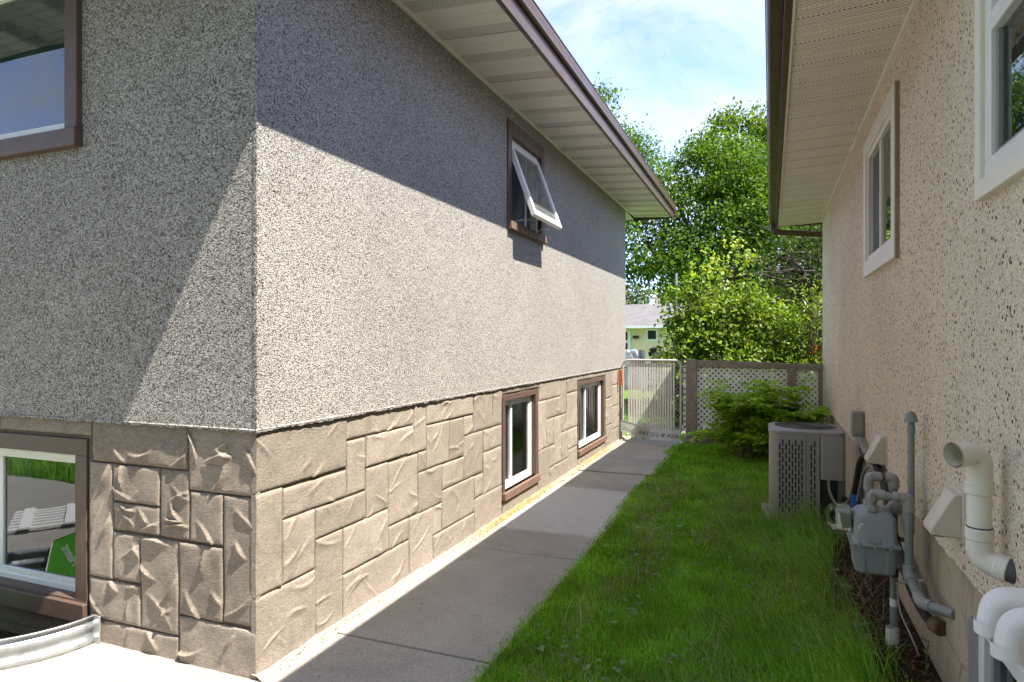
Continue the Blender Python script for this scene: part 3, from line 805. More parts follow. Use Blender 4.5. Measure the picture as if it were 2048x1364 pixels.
def slider(op, P, parent, split, wmat='brown_frame', screen_left=True, casing=.055, rec=.05, sill=True, curtain=True):
    """recessed sliding window: coloured frame, white sashes, panes, screen, curtain; P(u,v,w) w inwards"""
    u0, u1, v0, v1 = op
    def frame(mb, a, b, c, d, t, w0, w1):
        def bx(p0, p1, q0, q1):
            c8 = [P(p, q, w) for w in (w0, w1) for p, q in ((p0,q0),(p1,q0),(p1,q1),(p0,q1))]
            i = len(mb.v); mb.v += c8
            mb.f.extend([(i,i+1,i+2,i+3),(i+4,i+7,i+6,i+5),(i,i+4,i+5,i+1),(i+1,i+5,i+6,i+2),(i+2,i+6,i+7,i+3),(i+3,i+7,i+4,i)])
        bx(a, b, c, c+t); bx(a, b, d-t, d); bx(a, a+t, c+t, d-t); bx(b-t, b, c+t, d-t)
    w = empty('window', P((u0+u1)/2, v0, 0)); put(w, parent)
    mb = MB(); frame(mb, u0+.002, u1-.002, v0+.002, v1-.002, casing, -.012, rec+.07); mb.build('frame', wmat, w, bevel=.003)
    a, b, c, d = u0+casing-.004, u1-casing+.004, v0+casing-.004, v1-casing+.004
    mb = MB(); frame(mb, a, b, c, d, .035, rec, rec+.06); mb.build('frame', 'white_vinyl', w, bevel=.003)
    ms = a + (b-a)*split
    mb = MB(); frame(mb, a+.033, ms+.018, c+.033, d-.033, .028, rec+.028, rec+.05); mb.build('sash', 'white_vinyl', w, bevel=.003)
    mb = MB(); frame(mb, ms-.018, b-.033, c+.033, d-.033, .034, rec+.008, rec+.03); mb.build('sash', 'white_vinyl', w, bevel=.003)
    g = .06
    pane([P(a+g, c+g, rec+.040), P(ms, c+g, rec+.040), P(ms, d-g, rec+.040), P(a+g, d-g, rec+.040)], w)
    pane([P(ms, c+g, rec+.020), P(b-g, c+g, rec+.020), P(b-g, d-g, rec+.020), P(ms, d-g, rec+.020)], w)
    if curtain:
        mb = MB(); n = 60; last = None
        for k in range(n+1):
            u = a+.01 + (b-a-.02)*k/n; ww = rec+.11 + .018*math.sin(k*1.15) + .006*math.sin(k*2.9)
            q = [P(u, c+.02, ww), P(u, d-.02, ww)]
            if last: mb.quad(last[0], q[0], q[1], last[1])
            last = q
        mb.build('curtain', 'curtain', w, smooth=True)
    else:
        mb = MB(); mb.poly([P(a, c, rec+.5), P(b, c, rec+.5), P(b, d, rec+.5), P(a, d, rec+.5)]); mb.build('interior', 'room_dark', w)
    return w, (a, b, c, d, ms)

def strip(mb, P, a, b, c, d, w0, w1):
    c8 = [P(p, q, w) for w in (w0, w1) for p, q in ((a,c),(b,c),(b,d),(a,d))]
    i = len(mb.v); mb.v += c8
    mb.f.extend([(i,i+1,i+2,i+3),(i+4,i+7,i+6,i+5),(i,i+4,i+5,i+1),(i+1,i+5,i+6,i+2),(i+2,i+6,i+7,i+3),(i+3,i+7,i+4,i)]); return mb

for op, sp in ((W1, .36), (W2, .40)):
    w, q = slider(op, PLb, house, sp, casing=.05, rec=.035)
    mb = MB(); strip(mb, PLb, op[0]-.01, op[1]+.01, op[2]-.012, op[2]+.052, -.04, .03); mb.build('sill', 'brown_sill', w, bevel=.004)
w, q = slider(WF, PFb, house, .42, casing=.085, rec=.05, curtain=False)
mb = MB(); strip(mb, PFb, WF[0]-.01, WF[1]+.004, WF[2]-.02, WF[2]+.075, -.035, .04); mb.build('sill', 'brown_frame', w, bevel=.004)

# big upper window: brown casing, white sash, blind behind the glass
w = empty('window', (-4.1, FY, 2.5)); put(w, house)
u0, u1, v0, v1 = WT
mb = MB()
strip(mb, PF, u0, u1+.012, v0-.03, v0+.062, -.045, .09); strip(mb, PF, u0, u1, v1-.07, v1, -.03, .09)
strip(mb, PF, u1-.085, u1+.006, v0+.062, v1-.07, -.03, .09); strip(mb, PF, u0, u0+.085, v0+.062, v1-.07, -.03, .09)
mb.build('casing', 'brown_frame', w, bevel=.004)
mb = MB()
strip(mb, PF, u0+.085, u1-.085, v0+.062, v0+.115, .01, .06); strip(mb, PF, u0+.085, u1-.085, v1-.115, v1-.07, .01, .06)
mb.build('sash', 'white_vinyl', w, bevel=.003)
pane([PF(u0+.085, v0+.11, .035), PF(u1-.083, v0+.11, .035), PF(u1-.083, v1-.11, .035), PF(u0+.085, v1-.11, .035)], w)
mb = MB()
for k in range(34):
    z = v0+.12 + k*.022
    strip(mb, PF, u0+.09, u1-.09, z, z+.019, .085+.004, .088+.004) if k % 2 else strip(mb, PF, u0+.09, u1-.09, z, z+.019, .085, .088)
mb.build('blind', 'blind', w)

# awning window, propped open
w = empty('awning_window', (LX, 5.64, 2.48)); put(w, house)
u0, u1, v0, v1 = WA
mb = MB()
strip(mb, PL, u0-.004, u0+.085, v0, v1, -.014, .12); strip(mb, PL, u1-.085, u1+.004, v0, v1, -.014, .12)
strip(mb, PL, u0+.085, u1-.085, v1-.125, v1, -.014, .12)
mb.build('casing', 'brown_frame', w, bevel=.004)
for a, b in ((0, .21), (.215, .44), (.445, .70), (.705, 1)):
    mb = MB(); strip(mb, PL, u0 + (u1-u0)*a, u0 + (u1-u0)*b - .006, v0-.012, v0+.062, -.045, .10); mb.build('sill_piece', 'brown_sill', w, bevel=.005)
a, b, c, d = u0+.085, u1-.085, v0+.065, v1-.125
mb = MB()
for q in ((a, a+.03, c, d), (b-.03, b, c, d), (a+.03, b-.03, c, c+.03), (a+.03, b-.03, d-.035, d)): strip(mb, PL, *q, .03, .11)
mb.build('frame', 'white_vinyl', w, bevel=.003)
mb = MB(); strip(mb, PL, b-.20, b-.165, c+.03, d-.035, .085, .105); mb.build('mullion', 'white_vinyl', w, bevel=.002)
pane([PL(a+.03, c+.03, .10), PL(b-.03, c+.03, .10), PL(b-.03, d-.03, .10), PL(a+.03, d-.03, .10)], w, 'insect_screen', 'screen')
mb = MB(); mb.poly([PL(a-.05, c-.05, .5), PL(b+.05, c-.05, .5), PL(b+.05, d+.05, .5), PL(a-.05, d+.05, .5)]); mb.build('interior', 'room_dark', w)
# the sash: hinged along its top edge, bottom swung out
T = Vector((-2.115, 0, 3.255)); Bq = Vector((-1.872, 0, 2.590)); dn = (Bq-T); SL = dn.length; dn.normalize(); nr = Vector((-dn.z, 0, dn.x))
PS = lambda u, v, q: tuple(T + dn*(SL - v) + Vector((0, u, 0)) - nr*q)     # v from the bottom rail upwards, q inwards
sa, sb = a+.012, b-.006
mb = MB()
for q in ((sa, sa+.048, 0, SL), (sb-.048, sb, 0, SL), (sa+.048, sb-.048, 0, .055), (sa+.048, sb-.048, SL-.05, SL)): strip(mb, PS, *q, -.0, .042)
sash = mb.build('sash', 'white_vinyl', w, bevel=.004)
m = MB(); m.poly([PS(sa+.045, .05, .018), PS(sb-.045, .05, .018), PS(sb-.045, SL-.045, .018), PS(sa+.045, SL-.045, .018)]); m.build('pane', 'frosted', sash)
mb = MB()
for u in (sa+.02, sb-.02): mb.bar(PS(u-.004, .30, .043), PS(u-.004, .36, .043), .012, .008)
mb.build('latch', 'dark_rod', sash)
for q in ([PS(sa+.28, .02, .045), (-2.02, sa+.06, 2.56), (-2.13, sa+.05, 2.55)], [PS(sb-.22, .02, .045), (-2.04, sb-.28, 2.52), (-2.13, sb-.16, 2.55)]):
    mb = MB(); mb.tube(q, .006, 6); mb.build('stay_arm', 'galvanised_pipe', w)


# ---------------------------------------------------------------- window well, sign, trellis in front of the grey house
mb = MB(); last = None
for k in range(33):
    a = math.pi*k/32
    ring = []
    for j in range(81):
        z = -.30 + .435*j/80
        r = 1 + .013*math.sin(z*2*math.pi/.072)
        ring.append((WELL_C[0] + WELL_A*r*math.cos(a)*.995, WELL_C[1] - .002 - WELL_B*r*math.sin(a), z))
    top = ring[-1]; ring.append((WELL_C[0] + (top[0]-WELL_C[0])*1.03, WELL_C[1] + (top[1]-WELL_C[1])*1.03, top[2]+.004))
    if last:
        for j in range(len(ring)-1): mb.quad(last[j], last[j+1], ring[j+1], ring[j])
    last = ring
o = mb.build('window_well', 'galvanised', None, smooth=True)
tag(o, 'corrugated galvanised steel window well in front of the basement window by the patio', 'window well')
md = o.modifiers.new('thick', 'SOLIDIFY'); md.thickness = .004
for sx in (1, -1):
    x = WELL_C[0] + sx*(WELL_A+.012); mb = MB(); mb.box(x-.03, x+.03, FY-.012, FY-.004, -.1, .14); mb.build('flange', 'galvanised', o, bevel=.002)


sg = empty('lawn_sign', (-4.05, 1.89, -.07), 'green pentagon lawn sign standing in the window well, mirrored in the basement window', 'sign')
ring = [(x-.10, z) for x, z in [(-4.27, .19), (-3.90, .34), (-3.74, .20), (-3.82, .03), (-4.14, -.03)]]
LN_ = Vector((0, 1, .7)).normalized(); SY_ = lambda z: 1.955 - .7*z           # the panel leans back against the well
mb = MB(); mb.prism([(x, SY_(z), z) for x, z in ring], LN_*-.005); mb.build('panel', 'sign_green', sg)
mb = MB()
for (x0, z0), (x1, z1) in zip(ring, ring[1:]+ring[:1]): mb.bar(Vector((x0, SY_(z0), z0)) + LN_*.001, Vector((x1, SY_(z1), z1)) + LN_*.001, .003, .006, LN_)
mb.build('edge', 'sign_white', sg)
ux = Vector((-.92, 0, .0)); ux.z = .38; ux.y = -.7*.38; ux.normalize(); uy = LN_.cross(ux).normalized()
Mt = Matrix(((ux.x, uy.x, LN_.x, 0), (ux.y, uy.y, LN_.y, 0), (ux.z, uy.z, LN_.z, 0), (0, 0, 0, 1))); Mt.translation = Vector((-4.15, SY_(.135), .135)) + LN_*.002
text_mesh('lettering', 'Fluent', .085, Mt, 'sign_white', sg)
mb = MB(); mb.bar((-4.0, 1.875, .1), (-3.97, 1.875, -.08), .012, .012); mb.build('stake', 'galvanised_pipe', sg)

tr_ = empty('garden_trellis', (-5.5, .9, .02), 'white slatted trellis lying flat on the patio, mirrored in the basement window', 'trellis')
e1 = Vector((.58, -.82, 0)); e2 = Vector((.82, .58, 0)); o0 = Vector((-5.99, 1.10, .035))
for k in range(7):
    mb = MB(); mb.bar(o0 + e2*(.10*k+.02), o0 + e2*(.10*k+.02) + e1*1.25, .045, .012); mb.build('slat', 'lattice_white', tr_)
for q in (.12, .42, .72, 1.02):
    mb = MB(); mb.bar(o0 + e1*q - e2*.02 + Vector((0,0,.014)), o0 + e1*q + e2*.68 + Vector((0,0,.014)), .085, .014); mb.build('cross_board', 'lattice_white', tr_)

# ---------------------------------------------------------------- neighbour house
RX, REND, RSTART = 0.67, 9.97, -5.0
FZ = 0.65
nb = empty('pebble_dash_bungalow', (4, 4, 0), 'beige speckled pebble-dash house with white-framed windows and perforated soffit above the lawn', 'house')
NW1 = (4.176, 5.47, 1.97, 2.955); NW2 = (1.20, 2.62, 1.97, 2.97); NWB = (1.45, 2.67, 0.02, 0.565)
PR = lambda u, v, w: (RX + w, u, v)
PRb = lambda u, v, w: (RX + .016 + w, u, v)
mb = MB()
holes(mb, RSTART, REND, FZ, 3.22, [NW1, NW2], PR, 0.12)
mb.quad((RX, REND, FZ), (9, REND, FZ), (9, REND, 3.22), (RX, REND, 3.22)); mb.quad((RX, RSTART, FZ), (9, RSTART, FZ), (9, RSTART, 3.22), (RX, RSTART, 3.22))
mb.quad((9, RSTART, FZ), (9, REND, FZ), (9, REND, 3.22), (9, RSTART, 3.22))
mb.build('wall', 'grit_dash', nb)
mb = MB(); last = None
n = 500
for k in range(n+1):
    u = 1.5 + (REND-1.5)*k/n
    z = FZ - .004 - .022*abs(mnoise.noise(Vector((u*6, 1.1, 0)))) - random.uniform(0, .006)
    q = [PR(u, FZ+.004, -.0008), PR(u, z, -.003), PR(u, z+.002, .03)]
    if last:
        for a in range(2): mb.quad(last[a], last[a+1], q[a+1], q[a])
    last = q
mb.build('stucco_lip', 'grit_dash', nb)
mb = MB(); holes(mb, RSTART, REND-.016, -.3, FZ+.02, [NWB], PRb, 0.16)
mb.quad((RX+.016, REND-.016, -.3), (9, REND-.016, -.3), (9, REND-.016, FZ+.02), (RX+.016, REND-.016, FZ+.02))
mb.build('foundation', 'foundation_cement', nb)
mb = MB(); mb.box(RX+.0, RX+.02, 2.70, 2.82, -.1, .50); mb.build('foundation_patch', 'conduit_grey', nb, bevel=.004)

rs = empty('soffit', (.4, 5, 3.15)); put(rs, nb)
RSO = .105
y = RSTART
while y < 10.15 - .02:
    y1 = min(y+.305, 10.15)
    if y1 > 2.0:
        mb = MB(); us = []
        for q in range(3):
            w0 = y + (y1-y)*q/3; w1 = y + (y1-y)*(q+1)/3
            us += [(w0, .006), (w0+.006, 0), (w1-.012, 0), (w1-.006, .006)]
        us.append((y1, .006))
        for (a, da), (b, db) in zip(us, us[1:]):
            mb.quad((RSO, a, 3.150+da), (RX+.0, a, 3.172+da), (RX+.0, b, 3.172+db), (RSO, b, 3.150+db))
        mb.build('soffit_panel', 'soffit_slotted', rs)
    y += .305
mb = MB(); mb.box(RSO, RX, RSTART, 2.2, 3.152, 3.16); mb.build('soffit_panel', 'soffit_vinyl', rs)
mb = MB(); mb.box(RSO, RX+.3, RSTART, 10.15, 3.19, 3.20); mb.build('soffit_backing', 'room_dark', rs)
mb = MB(); mb.box(RX-.022, RX+.004, RSTART, REND, 3.146, 3.182); mb.build('wall_channel', 'cream_trim', rs, bevel=.003)
mb = MB(); mb.box(RSO-.004, RSO+.012, RSTART, 10.15, 3.140, 3.156); mb.build('edge_channel', 'cream_trim', rs, bevel=.003)
fascia_gutter(nb, RSO-.004, RSO-.038, -.022, RSTART, 10.16, 3.15, 3.185, 3.285, -1)
mb = MB(); mb.box(-.02, RSO-.03, 10.16, 10.165, 3.185, 3.282); mb.build('gutter_end', 'brown_aluminium', nb)
mb = MB(); mb.box(RSO, RX+.6, 10.15, 10.17, 3.15, 3.28); mb.build('fascia', 'brown_aluminium', nb)
mb = MB(); mb.tube(arc_path([(.03, 10.10, 3.20), (.03, 10.10, 3.07), (.74, 10.06, 2.985), (.80, 10.07, 2.85), (.80, 10.07, 0.2)], .10, 6), .040, 10); mb.build('downspout', 'brown_aluminium', nb, smooth=True)
mb = MB()
A, B, C, D = (-.015, RSTART-.4, 3.292), (-.015, 10.17, 3.292), (9.6, 10.17, 3.292), (9.6, RSTART-.4, 3.292); E1, E2 = (4.8, RSTART-.4, 4.7), (4.8, 10.17, 4.7)
mb.poly([A, B, E2, E1]); mb.poly([C, D, E1, E2]); mb.poly([B, C, E2]); mb.poly([D, A, E1]); mb.poly([A, D, C, B])
mb.build('roof', 'shingle', nb)

def trim_window(op, prot, face, side):
    u0, u1, v0, v1 = op
    w = empty('window', PR((u0+u1)/2, v0, 0)); put(w, nb)
    mb = MB(); f = face
    for q in ((u0, u1, v0, v0+f), (u0, u1, v1-f, v1), (u0, u0+f, v0+f, v1-f), (u1-f, u1, v0+f, v1-f)): strip(mb, PR, *q, -prot, .015)
    mb.build('frame', 'cream_trim', w, bevel=.003)
    mb = MB()
    for q in ((u0-.006, u0, v0-.006, v1), ): strip(mb, PR, *q, -prot+.006, .012)
    mb.build('side_flashing', side, w)
    return w, (u0+f, u1-f, v0+f, v1-f)
# far slider
w, (a, b, c, d) = trim_window(NW1, .028, .105, 'tan_jamb')
mb = MB()
for q in ((a-.002, b+.002, c-.002, c+.035), (a-.002, b+.002, d-.035, d+.002), (a-.002, a+.03, c+.035, d-.035), (b-.03, b+.002, c+.035, d-.035)): strip(mb, PR, *q, -.012, .05)
mb.build('frame', 'cream_trim', w, bevel=.002)
ms = a + (b-a)*.52
mb = MB(); strip(mb, PR, ms-.025, ms+.025, c+.035, d-.035, -.004, .03); mb.build('mullion', 'cream_trim', w, bevel=.002)
pane([PR(a+.03, c+.035, .012), PR(ms, c+.035, .012), PR(ms, d-.035, .012), PR(a+.03, d-.035, .012)], w)
pane([PR(ms, c+.035, .022), PR(b-.03, c+.035, .022), PR(b-.03, d-.035, .022), PR(ms, d-.035, .022)], w, 'insect_screen', 'screen')
mb = MB(); mb.poly([PR(a, c, .4), PR(b, c, .4), PR(b, d, .4), PR(a, d, .4)]); mb.build('interior', 'room_dark', w)
# near hung window
w, (a, b, c, d) = trim_window(NW2, .030, .06, 'tan_jamb')
mb = MB()
for q in ((a-.002, b+.002, c-.002, c+.06), (a-.002, b+.002, d-.05, d+.002), (a-.002, a+.05, c+.06, d-.05), (b-.065, b+.002, c+.06, d-.05), (a+.05, b-.065, 2.49, 2.555)): strip(mb, PR, *q, -.016, .05)
mb.build('frame', 'white_vinyl', w, bevel=.004)
mb = MB()
for q in ((b-.085, b-.062, c+.058, 2.492), (a+.05, b-.085, c+.058, c+.078)): strip(mb, PR, *q, -.002, .03)
mb.build('sash', 'conduit_grey', w, bevel=.002)
pane([PR(a+.05, c+.06, .012), PR(b-.065, c+.06, .012), PR(b-.065, 2.49, .012), PR(a+.05, 2.49, .012)], w)
pane([PR(a+.05, 2.555, .012), PR(b-.065, 2.555, .012), PR(b-.065, d-.05, .012), PR(a+.05, d-.05, .012)], w)
pane([PR(a+.05, c+.06, .03), PR(b-.13, c+.06, .03), PR(b-.13, 2.49, .03), PR(a+.05, 2.49, .03)], w, 'insect_screen', 'screen')
mb = MB(); mb.poly([PR(a, c, .4), PR(b, c, .4), PR(b, d, .4), PR(a, d, .4)]); mb.build('interior', 'room_dark', w)
# basement window
w = empty('window', PR(2.06, .02, 0)); put(w, nb); a, b, c, d = NWB
mb = MB()
for q in ((a, b, d-.055, d), (a, b, c, c+.05), (b-.055, b, c+.05, d-.055), (a, a+.05, c+.05, d-.055)): strip(mb, PRb, *q, -.022, .05)
mb.build('frame', 'white_vinyl', w, bevel=.004)
mb = MB()
for q in ((a+.05, b-.055, d-.075, d-.055), (b-.075, b-.055, c+.05, d-.075)): strip(mb, PRb, *q, .0, .04)
mb.build('sash', 'conduit_grey', w, bevel=.002)
pane([PRb(a+.05, c+.05, .02), PRb(b-.06, c+.05, .02), PRb(b-.06, d-.06, .02), PRb(a+.05, d-.06, .02)], w)
mb = MB(); n = 50; last = None
for k in range(n+1):
    u = a + (b-a)*k/n; q = [PRb(u, c, .09+.02*math.sin(k*1.3)), PRb(u, d, .09+.02*math.sin(k*1.3))]
    if last: mb.quad(last[0], q[0], q[1], last[1])
    last = q
mb.build('curtain', 'insect_screen', w, smooth=True)

# ---------------------------------------------------------------- things on the neighbour's wall
def hood(y0, y1, z0, z1, dep, label):
    h = empty('vent_hood', (RX, (y0+y1)/2, z0), label, 'vent', 'wedge vent hoods on the beige wall')
    mb = MB()
    A = [(RX-.004, z1), (RX-.030, z1-.004), (RX-dep, z0+.018), (RX-dep, z0), (RX-.004, z0-.006)]
    mb.prism([(x, y0+.008, z) for x, z in A], (0, y1-y0-.016, 0)); mb.build('cowl', 'hood_metal', h, bevel=.004)
    mb = MB(); mb.box(RX-.006, RX+.004, y0-.012, y1+.012, z0-.02, z1+.012); mb.build('back_plate', 'hood_metal', h, bevel=.003)
    mb = MB(); mb.box(RX-dep+.012, RX-.01, y0+.02, y1-.02, z0-.0075, z0-.0035); mb.build('flap', 'air_con_dark', h)
hood(2.87, 3.02, .765, .925, .105, 'beige wedge vent hood on the wall beside the cream vent pipe')
hood(4.60, 4.78, .735, .905, .105, 'beige wedge vent hood behind the gas meter pipes')

# cream swan-neck vent
vp = empty('vent_pipe', (.62, 2.4, .8), 'cream plastic swan-neck vent pipe coming out of the beige wall', 'pipe')
P1 = (.600, 2.40)
el = arc_path([(.525, 2.355, 1.150), (.600, 2.40, 1.157), (.600, 2.40, 1.04)], .085, 10)
mb = MB(); mb.tube(el, .0345, 24, cap=False); mb.tube([el[-1], (.600, 2.40, .885)], .0325, 24, cap=False); mb.build('pipe', 'pvc_cream', vp, smooth=True)
mb = MB(); d = (el[0]-el[2]).normalized(); mb.tube([el[0]+d*.004, el[0]-d*.03], .039, 24, cap=False); mb.tube([el[0]+d*.004, el[0]-d*.03], .0335, 24, cap=False)
i = len(mb.v)
mb.build('mouth', 'pvc_cream', vp, smooth=True)
mb = MB(); mb.tube([el[6], el[7]], .033, 24); mb.build('bore', 'primer_and_bore_shade', vp)  # dark disc painting the shade deep inside the pipe
el2 = arc_path([(.600, 2.40, .905), (.600, 2.40, .825), (.675, 2.355, .812)], .10, 10)
mb = MB(); mb.tube(el2, .0355, 24); mb.build('elbow', 'pvc_cream', vp, smooth=True)
for z in (1.045, .905):
    mb = MB(); mb.tube([(.600, 2.40, z-.018), (.600, 2.40, z+.018)], .0385, 24); mb.build('coupling', 'pvc_cream', vp, bevel=.003)
mb = MB(); mb.tube([(.600, 2.40, .924), (.600, 2.40, .928)], .0345, 24); mb.build('primer_ring', 'primer_and_bore_shade', vp)
dd = (el2[-1]-el2[-3]).normalized()
mb = MB(); mb.tube([el2[-1]-dd*.045, el2[-1]-dd*.012], .0395, 24); mb.build('coupling', 'pvc_cream', vp, bevel=.003)
mb = MB(); mb.tube([el2[-1]-dd*.012, el2[-1]+dd*.02], .036, 24); mb.build('primer_ring', 'primer_and_bore_shade', vp)

# two white elbows over the basement window
for y, lab in ((2.13, 'white plastic elbow pipe above the basement window, the farther of the pair'), (1.985, 'white plastic elbow pipe above the basement window, the nearer of the pair')):
    e = empty('elbow_pipe', (RX, y, .78), lab, 'pipe', 'white elbow pipes over the basement window')
    pth = arc_path([(.69, y-.015, .800), (.572, y, .800), (.560, y, .715)], .10, 12)
    mb = MB(); mb.tube(pth, .036, 24, cap=False); mb.build('elbow', 'pvc_white', e, smooth=True)
    mb = MB(); mb.tube([pth[-1]+Vector((0,0,.022)), pth[-1]-Vector((0,0,.012))], .0405, 24, cap=False); mb.tube([pth[-1]+Vector((0,0,.022)), pth[-1]-Vector((0,0,.0118))], .036, 24, cap=False); mb.build('mouth', 'pvc_white', e, smooth=True)
    mb = MB(); mb.tube([(.64, y-.01, .80), (.672, y-.013, .80)], .041, 24); mb.build('collar', 'pvc_white', e, bevel=.003)

# ---------------------------------------------------------------- gas meter set
gm = empty('gas_meter', (.45, 3.55, 0), 'grey gas meter with pipework and clear index cover beside the beige wall', 'gas meter')
def meter_shell(prof, name):
    mb = MB(); rings = []
    for z, x0, x1, y0, y1, r in prof:
        i = len(mb.v); rings.append(i)
        for cx, cy, a0 in ((x1-r, y1-r, 0), (x0+r, y1-r, 90), (x0+r, y0+r, 180), (x1-r, y0+r, 270)):
            for k in range(5):
                a = R_(a0 + 90*k/4); mb.v.append((cx + r*math.cos(a), cy + r*math.sin(a), z))
    for a, b in zip(rings, rings[1:]):
        for j in range(20): k = (j+1) % 20; mb.f.append((a+j, a+k, b+k, b+j))
    mb.f.append(tuple(rings[0]+j for j in range(20))[::-1]); mb.f.append(tuple(rings[-1]+j for j in range(20)))
    return mb.build(name, 'meter_grey', gm, smooth=True)
meter_shell([(.400,.385,.535,3.475,3.635,.02), (.410,.375,.545,3.465,3.645,.025), (.53,.362,.552,3.455,3.655,.025), (.535,.360,.556,3.45,3.66,.025)], 'lower_case')
meter_shell([(.546,.360,.556,3.45,3.66,.025), (.552,.365,.552,3.455,3.655,.025), (.665,.372,.545,3.46,3.65,.03), (.690,.39,.53,3.475,3.635,.04), (.702,.42,.50,3.50,3.61,.04)], 'upper_case')
mb = MB(); mb.box(.352, .562, 3.442, 3.668, .534, .547); mb.build('flange', 'meter_grey', gm, bevel=.004)
for x in (.39, .455, .52):
    mb = MB(); mb.lathe([(.007, 0), (.007, .022)], Matrix.Translation((x, 3.445, .530)), 8); mb.build('bolt', 'meter_grey', gm)
mb = MB(); mb.box(.40, .415, 3.4565, 3.47, .41, .53); mb.box(.50, .515, 3.4565, 3.47, .41, .53); o = mb.build('rib', 'meter_grey', gm, bevel=.003); o['kind'] = 'stuff'
mb = MB(); mb.prism([(.425, 3.452, .55), (.485, 3.452, .55), (.475, 3.462, .63), (.435, 3.462, .63)], (0, .03, 0)); mb.build('boss', 'meter_grey', gm, bevel=.004)
mb = MB(); mb.prism([(.362, 3.49, .58), (.275, 3.505, .585), (.262, 3.52, .60), (.262, 3.52, .66), (.278, 3.505, .685), (.362, 3.49, .69)], (0, .12, 0)); mb.build('index_cover', 'meter_cover', gm, bevel=.004)
mb = MB(); mb.box(.30, .36, 3.50, 3.60, .60, .67); mb.build('index_dial', 'sticker', gm)
mb = MB(); mb.poly([(.385, 3.4585, .605), (.402, 3.4585, .612), (.408, 3.4585, .640), (.392, 3.4588, .638), (.386, 3.4588, .627)]); mb.build('sticker', 'sticker', gm)
def pipe(path, r, name='pipe', mat='pipe_grey', bend=.04, par=gm):
    mb = MB(); mb.tube(arc_path(path, bend, 7) if len(path) > 2 else path, r, 16); return mb.build(name, mat, par, smooth=True)
def collar(p, q, r, mat='fitting_grey', par=gm, n=16, name='fitting'):
    mb = MB(); mb.tube([p, q], r, n); return mb.build(name, mat, par, bevel=.003)
NY, FY2 = 3.49, 3.61
pipe([(.448, NY, .70), (.448, NY, .775), (.593, 3.46, .775), (.593, 3.46, .45)], .0185)
collar((.448, NY, .695), (.448, NY, .722), .027, n=6, name='union_nut'); collar((.448, NY, .745), (.448, NY, .762), .0235)
collar((.470, NY-.002, .775), (.500, NY-.006, .775), .0245); collar((.515, NY-.011, .775), (.530, NY-.014, .775), .020, 'rust_ring', name='rust_ring'); collar((.532, NY-.015, .775), (.556, NY-.020, .775), .0235)
mb = MB(); mb.tube([(.448, NY-.026, .775), (.448, NY-.004, .775)], .013, 6); mb.build('plug', 'fitting_grey', gm)
pipe([(.448, NY, .76), (.452, NY, .778), (.475, NY-.002, .776)], .0235, 'elbow', 'fitting_grey'); 
collar((.593, 3.46, .735), (.593, 3.46, .712), .0255); pipe([(.56, 3.466, .775), (.593, 3.46, .775), (.593, 3.46, .735)], .0235, 'elbow', 'fitting_grey', .03)
collar((.593, 3.46, .47), (.593, 3.46, .44), .0255)
pipe([(.593, 3.46, .46), (.593, 3.46, .42), (.603, 3.24, .375), (.69, 3.075, .405)], .0205, bend=.06)
pipe([(.593, 3.46, .45), (.593, 3.455, .42), (.596, 3.40, .41)], .0255, 'elbow', 'fitting_grey'); pipe([(.601, 3.29, .386), (.603, 3.24, .375), (.632, 3.185, .385)], .0255, 'elbow', 'fitting_grey', .05)
pipe([(.448, FY2, .70), (.448, FY2, .838), (.556, FY2, .838), (.556, FY2, .12)], .0175, bend=.03)
collar((.448, FY2, .695), (.448, FY2, .722), .027, n=6, name='union_nut'); pipe([(.448, FY2, .77), (.448, FY2, .838), (.500, FY2, .838)], .023, 'elbow', 'fitting_grey', .045)
collar((.505, FY2, .838), (.515, FY2, .838), .0195, 'rust_ring', name='rust_ring'); pipe([(.52, FY2, .838), (.556, FY2, .838), (.556, FY2, .79)], .0235, 'elbow', 'fitting_grey', .035)
mb = MB(); mb.lathe([(.012, .0), (.022, .006), (.040, .022), (.042, .034), (.028, .044), (.020, .065), (.018, .08)], Matrix.Translation((.556, FY2, .66)), 20); mb.build('regulator', 'fitting_grey', gm, smooth=True)
mb = MB(); mb.lathe([(.034, 0), (.036, .012), (.030, .030), (.012, .038)], Matrix.Translation((.558, FY2-.02, .70)) @ Matrix.Rotation(R_(90), 4, 'X'), 20); mb.build('regulator_cap', 'fitting_grey', gm, smooth=True)
pipe([(.593, 3.46, .575), (.556, 3.50, .575), (.556, FY2, .575)], .010, 'bracket', 'dark_rod', .01)
pipe([(.612, 3.52, .60), (.612, 3.52, 1.14)], .0150, 'vent_riser'); collar((.612, 3.52, 1.065), (.612, 3.52, 1.10), .0175, 'pipe_grey')
mb = MB(); mb.lathe([(.026, -.002), (.030, .0), (.024, .018), (.020, .034), (.010, .044), (.003, .047)], Matrix.Translation((.612, 3.52, 1.125)), 20); mb.build('rain_cap', 'pipe_grey', gm, smooth=True)
collar((.556, FY2, .40), (.556, FY2, .36), .020, 'rubber_black', name='coupling'); collar((.556, FY2, .255), (.556, FY2, .215), .0182, 'pvc_white', name='tape')
mb = MB(); mb.tube([(.548, 3.60, -.05), (.548, 3.60, .115)], .029, 20, cap=False); mb.tube([(.548, 3.60, -.05), (.548, 3.60, .115)], .026, 20, cap=False); mb.build('sleeve', 'pvc_white', gm, smooth=True)
mb = MB(); mb.bar((.56, 3.60, .33), (.68, 3.60, .36), .03, .006); mb.build('wall_bracket', 'hood_metal', gm, bevel=.002)
mb = MB(); mb.tube(arc_path([(.565, 3.60, .34), (.575, 3.585, .20), (.62, 3.52, .10), (.66, 3.50, -.02)], .05, 5), .004, 6); mb.build('ground_wire', 'galvanised_pipe', gm, smooth=True)

